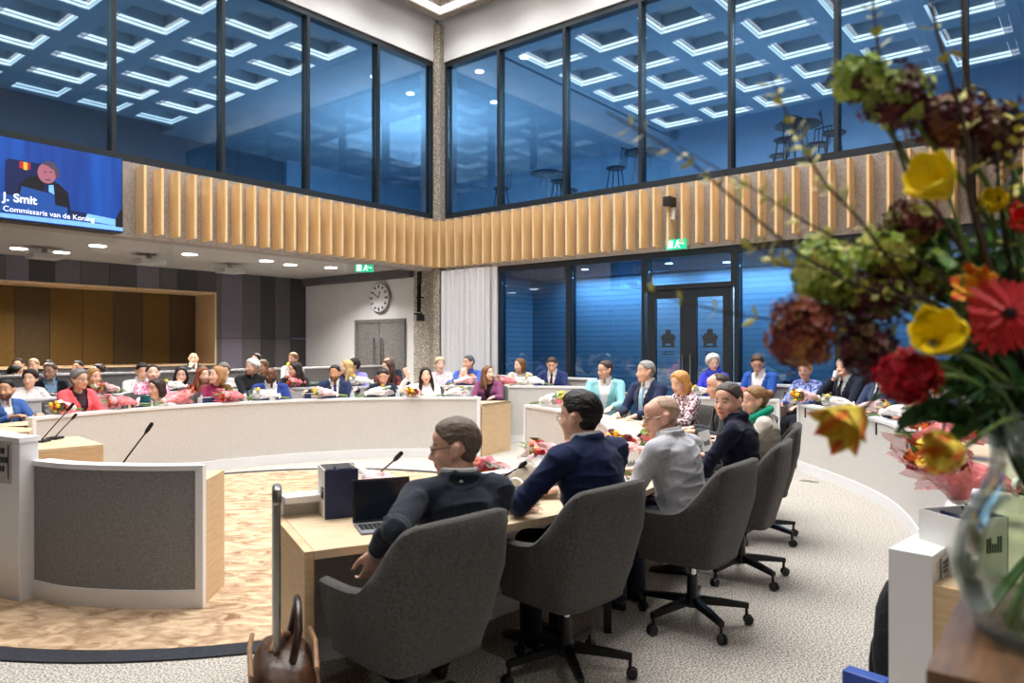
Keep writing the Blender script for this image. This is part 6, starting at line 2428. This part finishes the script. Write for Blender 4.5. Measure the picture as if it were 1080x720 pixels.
def flower(kind, px, py, d, face, label, bend=(0, 0, 0.03), stem_m='stem_green', sr=0.0035, **k):
    p = P(px, py, d)
    e = empty(kind, p, 0, label, 'flower')
    ax = Vector(face).normalized()
    rot = ax.to_track_quat('Z', 'Y').to_euler()
    if kind == 'tulip':
        b = tulip_bloom('bloom', e, k.get('L', 0.06), k.get('R', 0.03), k.get('op', 0.3), k['c1'], k['c2'], k.get('tip', 0.0), int(px))
        b.rotation_euler = rot
        base = Vector((0, 0, 0))
    elif kind == 'gerbera':
        mb = MB()
        R_ = k.get('R', 0.05)
        for row, (n, rr_, hh) in enumerate([(26, 1.0, 0.0), (22, 0.8, 0.009), (18, 0.52, 0.016)]):
            for j in range(n):
                a = 2 * math.pi * (j + 0.5 * row) / n
                u_, v_ = Vector((math.cos(a), math.sin(a), 0)), Vector((-math.sin(a), math.cos(a), 0))
                z = Vector((0, 0, 1))
                q = R_ * rr_ * (1 + 0.12 * math.sin(j * 7.1))
                w = 0.0056 * rr_ + 0.001
                vs = [u_ * 0.008 + z * hh, u_ * q * 0.5 + v_ * w + z * (hh + 0.006), u_ * q * 0.88 + v_ * w * 0.8 + z * (hh + 0.004 * math.sin(j * 3.3)), u_ * q + z * hh, u_ * q * 0.88 - v_ * w * 0.8 + z * (hh - 0.004 * math.sin(j * 3.3)), u_ * q * 0.5 - v_ * w + z * (hh + 0.006)]
                mb.add(vs, [(0, 1, 2, 3, 4, 5)])
        pt = mb.build('petals', 'gerbera_red', e, smooth=60)
        pt.rotation_euler = rot
        MB().ell((0, 0, 0.008), (0.016, 0.016, 0.008), None, 16, 8).build('disc', 'gerbera_eye', e, smooth=60, rot=rot)
        base = -ax * 0.004
    elif kind == 'hydrangea':
        mb = MB()
        rr = random.Random(int(px + py))
        cols = []
        rx, ry, rz_ = k.get('r3', (0.04, 0.04, 0.045))
        n = int(k.get('n', 90) * 1.5)
        for i in range(n):
            z = 1 - 2 * (i + 0.5) / n
            a = i * 2.39996
            s = math.sqrt(1 - z * z)
            dn = Vector((s * math.cos(a), s * math.sin(a), z))
            c = Vector((dn.x * rx, dn.y * ry, dn.z * rz_)) * rr.uniform(0.78, 1.08) * (1 + 0.5 * noise.noise(dn * 1.6 + Vector((px, py, 0))))
            u_ = dn.orthogonal().normalized()
            v_ = dn.cross(u_)
            pc = k['cols'][rr.randrange(len(k['cols']))]
            a0 = rr.uniform(0, 6.28)
            sz = rr.uniform(0.010, 0.015)
            for q in range(4):
                a1 = a0 + q * math.pi / 2
                e1 = u_ * math.cos(a1) + v_ * math.sin(a1)
                e2 = u_ * math.cos(a1 + 0.7) + v_ * math.sin(a1 + 0.7)
                e3 = u_ * math.cos(a1 - 0.7) + v_ * math.sin(a1 - 0.7)
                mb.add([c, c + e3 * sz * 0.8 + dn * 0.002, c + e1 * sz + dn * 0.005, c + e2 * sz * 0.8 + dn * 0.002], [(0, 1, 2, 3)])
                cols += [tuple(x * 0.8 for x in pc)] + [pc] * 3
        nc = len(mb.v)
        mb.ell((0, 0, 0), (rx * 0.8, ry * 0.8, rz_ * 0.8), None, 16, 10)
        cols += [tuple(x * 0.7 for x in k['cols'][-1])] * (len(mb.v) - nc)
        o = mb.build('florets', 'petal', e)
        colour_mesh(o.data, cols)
        base = Vector((0, 0, 0))
        sr = 0.0045
    path = [q - p for q in stem_path(p + base, Vector(bend))]
    MB().tube(path, sr, 8).build('stem', stem_m, e, smooth=60)
    if k.get('leaf'):
        mb = MB()
        i = len(path) // 4
        a = path[i]
        ldir = Vector(k['leaf'])
        blade(mb, [a, a + ldir * 0.5 + Vector((0, 0, 0.03)), a + ldir], 0.013)
        mb.build('leaf', 'leaf_green', e, smooth=60)
    return e


mat('gerbera_red', rgb(186, 14, 26), 0.5, var=0.12, scale=40)
mat('gerbera_eye', rgb(44, 20, 18), 0.8, var=0.3, scale=90, bump=0.5)
mat('twig_bark', rgb(58, 44, 36), 0.8, var=0.25, scale=40)
mat('bud_yellow', rgb(190, 184, 84), 0.5, var=0.2, scale=40)
YE, YE2, RE_, GRN = rgb(252, 222, 24), rgb(248, 230, 96), rgb(214, 30, 26), rgb(186, 196, 90)
# tulips
flower('tulip', 1000, 205, 1.17, (-0.75, -0.35, 0.45), 'upper yellow tulip of the arrangement, wide open', L=0.078, R=0.036, op=0.35, c1=YE, c2=YE, leaf=(-0.02, 0, -0.1))
flower('tulip', 985, 362, 1.12, (-0.35, -0.75, 0.35), 'lower yellow tulip of the arrangement, facing us above the dark red bloom', L=0.066, R=0.037, op=0.25, c1=YE, c2=YE)
flower('tulip', 908, 432, 1.16, (-0.72, -0.32, -0.5), 'yellow and red flamed tulip drooping outwards in front of the white curved desk', bend=(-0.02, 0, 0.09), L=0.084, R=0.038, op=0.35, c1=RE_, c2=YE2, tip=0.14)
flower('tulip', 1014, 474, 1.12, (-0.9, -0.2, -0.1), 'yellow and red flamed tulip with half closed petals by the rim of the vase', bend=(0, 0, 0.05), L=0.064, R=0.034, op=0.05, c1=RE_, c2=YE2, tip=0.08)
flower('tulip', 1036, 310, 1.22, (-0.5, -0.4, 0.35), 'small orange and red tulip above the red gerbera', L=0.055, R=0.028, op=0.4, c1=RE_, c2=rgb(236, 180, 50), tip=0.2)
flower('tulip', 1046, 222, 1.26, (-0.3, -0.6, 0.4), 'small yellow tulip bud beside the upper yellow tulip', L=0.045, R=0.02, op=0.1, c1=YE, c2=YE)
flower('tulip', 1074, 240, 1.24, (-0.2, -0.7, 0.3), 'red tulip at the edge of the arrangement above the gerbera', L=0.05, R=0.026, op=0.2, c1=rgb(210, 30, 50), c2=rgb(220, 60, 60))
# red daisies
flower('gerbera', 1064, 332, 1.12, (-0.5, -0.85, 0.1), 'big red gerbera turned sideways among the dark leaves', R=0.062)

# hydrangea heads
GR1 = [rgb(196, 216, 100), rgb(166, 194, 82), rgb(216, 226, 134), rgb(144, 170, 72)]
BU = [rgb(112, 48, 52), rgb(134, 76, 58), rgb(84, 34, 44), rgb(146, 108, 66)]
MX = [rgb(116, 50, 58), rgb(150, 164, 76), rgb(92, 40, 54), rgb(180, 194, 104), rgb(70, 30, 42)]
DKB = [rgb(84, 34, 50), rgb(108, 50, 60), rgb(62, 26, 40), rgb(126, 100, 70)]
for px, py, d, cols, r3, n, lb in [
    (846, 350, 1.22, [rgb(168, 90, 62), rgb(140, 66, 54), rgb(176, 122, 70), rgb(112, 50, 48)], (0.048, 0.04, 0.058), 110, 'rust brown hydrangea head hanging out furthest towards the doors'),
    (868, 290, 1.25, GR1, (0.045, 0.045, 0.055), 110, 'lime green hydrangea head above the rust brown one'),
    (915, 312, 1.28, MX, (0.06, 0.05, 0.05), 120, 'green and wine red hydrangea head beside the lime green one'),
    (912, 368, 1.24, DKB, (0.036, 0.036, 0.046), 90, 'dark wine hydrangea head next to the lower yellow tulip'),
    (905, 84, 1.22, GR1 + [rgb(84, 52, 40)], (0.038, 0.038, 0.034), 90, 'yellow-green hydrangea head at the top of the arrangement'),
    (945, 104, 1.22, MX, (0.05, 0.045, 0.045), 110, 'green and burgundy hydrangea head next to the topmost green one'),
    (1000, 128, 1.24, BU, (0.055, 0.045, 0.045), 110, 'burgundy hydrangea head above the upper yellow tulip'),
    (1046, 140, 1.28, DKB, (0.05, 0.045, 0.05), 110, 'darkest burgundy hydrangea head at the top beside the tall twigs'),
    (957, 398, 1.13, [rgb(190, 16, 36), rgb(160, 10, 30), rgb(206, 30, 50)], (0.037, 0.034, 0.034), 150, 'dark red ruffled bloom hanging right below the lower yellow tulip'),
    (935, 268, 1.27, GR1 + [rgb(230, 210, 70)], (0.045, 0.04, 0.04), 110, 'second lime hydrangea head with yellow flecks, over the green and wine red one'),
    (962, 236, 1.27, BU + [rgb(150, 150, 60)], (0.042, 0.04, 0.034), 80, 'brown-green hydrangea head just under the upper yellow tulip'),
    (970, 292, 1.32, MX + GR1, (0.05, 0.05, 0.05), 110, 'green flecked hydrangea head deep inside, over the lower yellow tulip'),
]:
    flower('hydrangea', px, py, d, (0, -1, 0.2), lb, cols=cols, r3=r3, n=n, bend=(0.02, 0, 0.05))


def twig(pts, label, r=0.0035, seed=0, m='bud_yellow', nb=14):
    """woody shoot through picture points (px, py, depth) with paired young leaves"""
    W_ = [P(*p) for p in pts]
    base = W_[0]
    e = empty('twig', base, 0, label, 'twig')
    path = [q - base for q in spline([VC + Vector((0, 0, 0.04)), MT] + W_, 6)]
    n = len(path)
    MB().tube(path, [r * (1.25 - 0.85 * i / n) for i in range(n)], 6).build('branch', 'twig_bark', e, smooth=60)
    rr = random.Random(seed)
    mb = MB()
    for k in range(nb):
        i = int(n * (0.42 + 0.57 * k / nb))
        i = min(i, n - 2)
        t = (path[i + 1] - path[i]).normalized()
        for sgn in (-1, 1):
            s = t.orthogonal().normalized()
            s = (Matrix.Rotation(rr.uniform(0, 6.28), 3, t) @ s)
            tip_ = path[i] + (t * 0.6 + s).normalized() * rr.uniform(0.018, 0.034)
            wv = t.cross(s) * 0.0075
            mid = path[i].lerp(tip_, 0.55)
            mb.add([path[i], mid + wv, tip_, mid - wv + s * 0.001, mid + t * 0.002], [(0, 1, 4), (1, 2, 4), (2, 3, 4), (3, 0, 4)])
    mb.build('young_leaves', m, e)
    return e


twig([(1000, 330, 1.25), (930, 310, 1.2), (850, 272, 1.16), (780, 215, 1.15), (720, 165, 1.15), (640, 118, 1.15)], 'long bare-ended twig with yellow buds reaching furthest up towards the glazing', 0.0034, 1)
twig([(985, 350, 1.3), (900, 345, 1.24), (800, 335, 1.2), (720, 318, 1.2), (664, 300, 1.2)], 'twig with sparse buds reaching out across the glazed doors', 0.0028, 2, nb=7)
twig([(1000, 300, 1.22), (940, 268, 1.2), (880, 250, 1.18), (830, 222, 1.18), (790, 196, 1.18), (714, 154, 1.18)], 'slender twig crossing the oak fins above the doors', 0.0026, 3, nb=16)
twig([(1012, 260, 1.22), (960, 190, 1.2), (935, 110, 1.2), (925, 40, 1.2), (918, -20, 1.2)], 'dark upright twig passing the topmost green hydrangea', 0.0036, 4)
twig([(1030, 240, 1.2), (1020, 150, 1.17), (1005, 90, 1.15), (985, 20, 1.15), (980, -30, 1.15)], 'dark curved twig rising over the burgundy hydrangea', 0.0046, 5, nb=6)
twig([(1035, 250, 1.25), (1028, 140, 1.25), (1018, 60, 1.25), (1014, -30, 1.25)], 'thick straight dark twig rising out of the top of the arrangement', 0.0055, 6, nb=3)
twig([(1060, 250, 1.25), (1050, 130, 1.25), (1040, 98, 1.25), (1025, 92, 1.25)], 'short hooked twig near the dark burgundy hydrangea', 0.004, 7, nb=5)
twig([(960, 300, 1.2), (905, 230, 1.16), (868, 190, 1.15), (840, 140, 1.15), (812, 80, 1.15)], 'twig with yellow-green leaves before the fins left of the upper yellow tulip', 0.003, 8, nb=18)
twig([(900, 300, 1.2), (858, 282, 1.17), (826, 280, 1.17), (802, 262, 1.17), (790, 258, 1.17)], 'low twig of yellow-green leaves beside the lime hydrangea', 0.0026, 9, nb=12)
twig([(1070, 260, 1.25), (1068, 180, 1.22), (1075, 100, 1.2)], 'leafy twig at the outer edge of the arrangement', 0.003, 10, nb=16)

# dense foliage around the middle and right of the arrangement
FOL = [(1010, 250), (1045, 280), (1030, 350), (1000, 400), (1050, 400), (1075, 420), (1075, 300), (1020, 420), (960, 300), (940, 250), (985, 270), (1060, 200), (1040, 440), (1085, 360), (970, 440)]
for i, (px, py) in enumerate(FOL):
    rr = random.Random(50 + i)
    c = P(px, py, 1.30 + rr.uniform(-0.05, 0.12))
    e = empty('foliage_spray', c, 0, 'dark green leafy stem filling the middle of the flower arrangement', 'foliage', 'leafy stems in the vase')
    path = [q - c for q in stem_path(c, Vector((0.01, 0, 0.02)))]
    MB().tube(path, 0.003, 6).build('stem', 'leaf_dark', e, smooth=60)
    mb = MB()
    for k in range(16):
        a = path[min(len(path) - 1, int(k * 0.5))]
        dr = Vector((rr.uniform(-1, 1), rr.uniform(-1, 1), rr.uniform(-0.4, 1))).normalized()
        L = rr.uniform(0.05, 0.1)
        blade(mb, [a, a + dr * L * 0.5 + Vector((0, 0, 0.008)), a + dr * L + Vector((0, 0, -0.008))], rr.uniform(0.010, 0.018))
    mb.build('leaves', 'leaf_dark' if i % 3 else 'leaf_green', e, smooth=60)
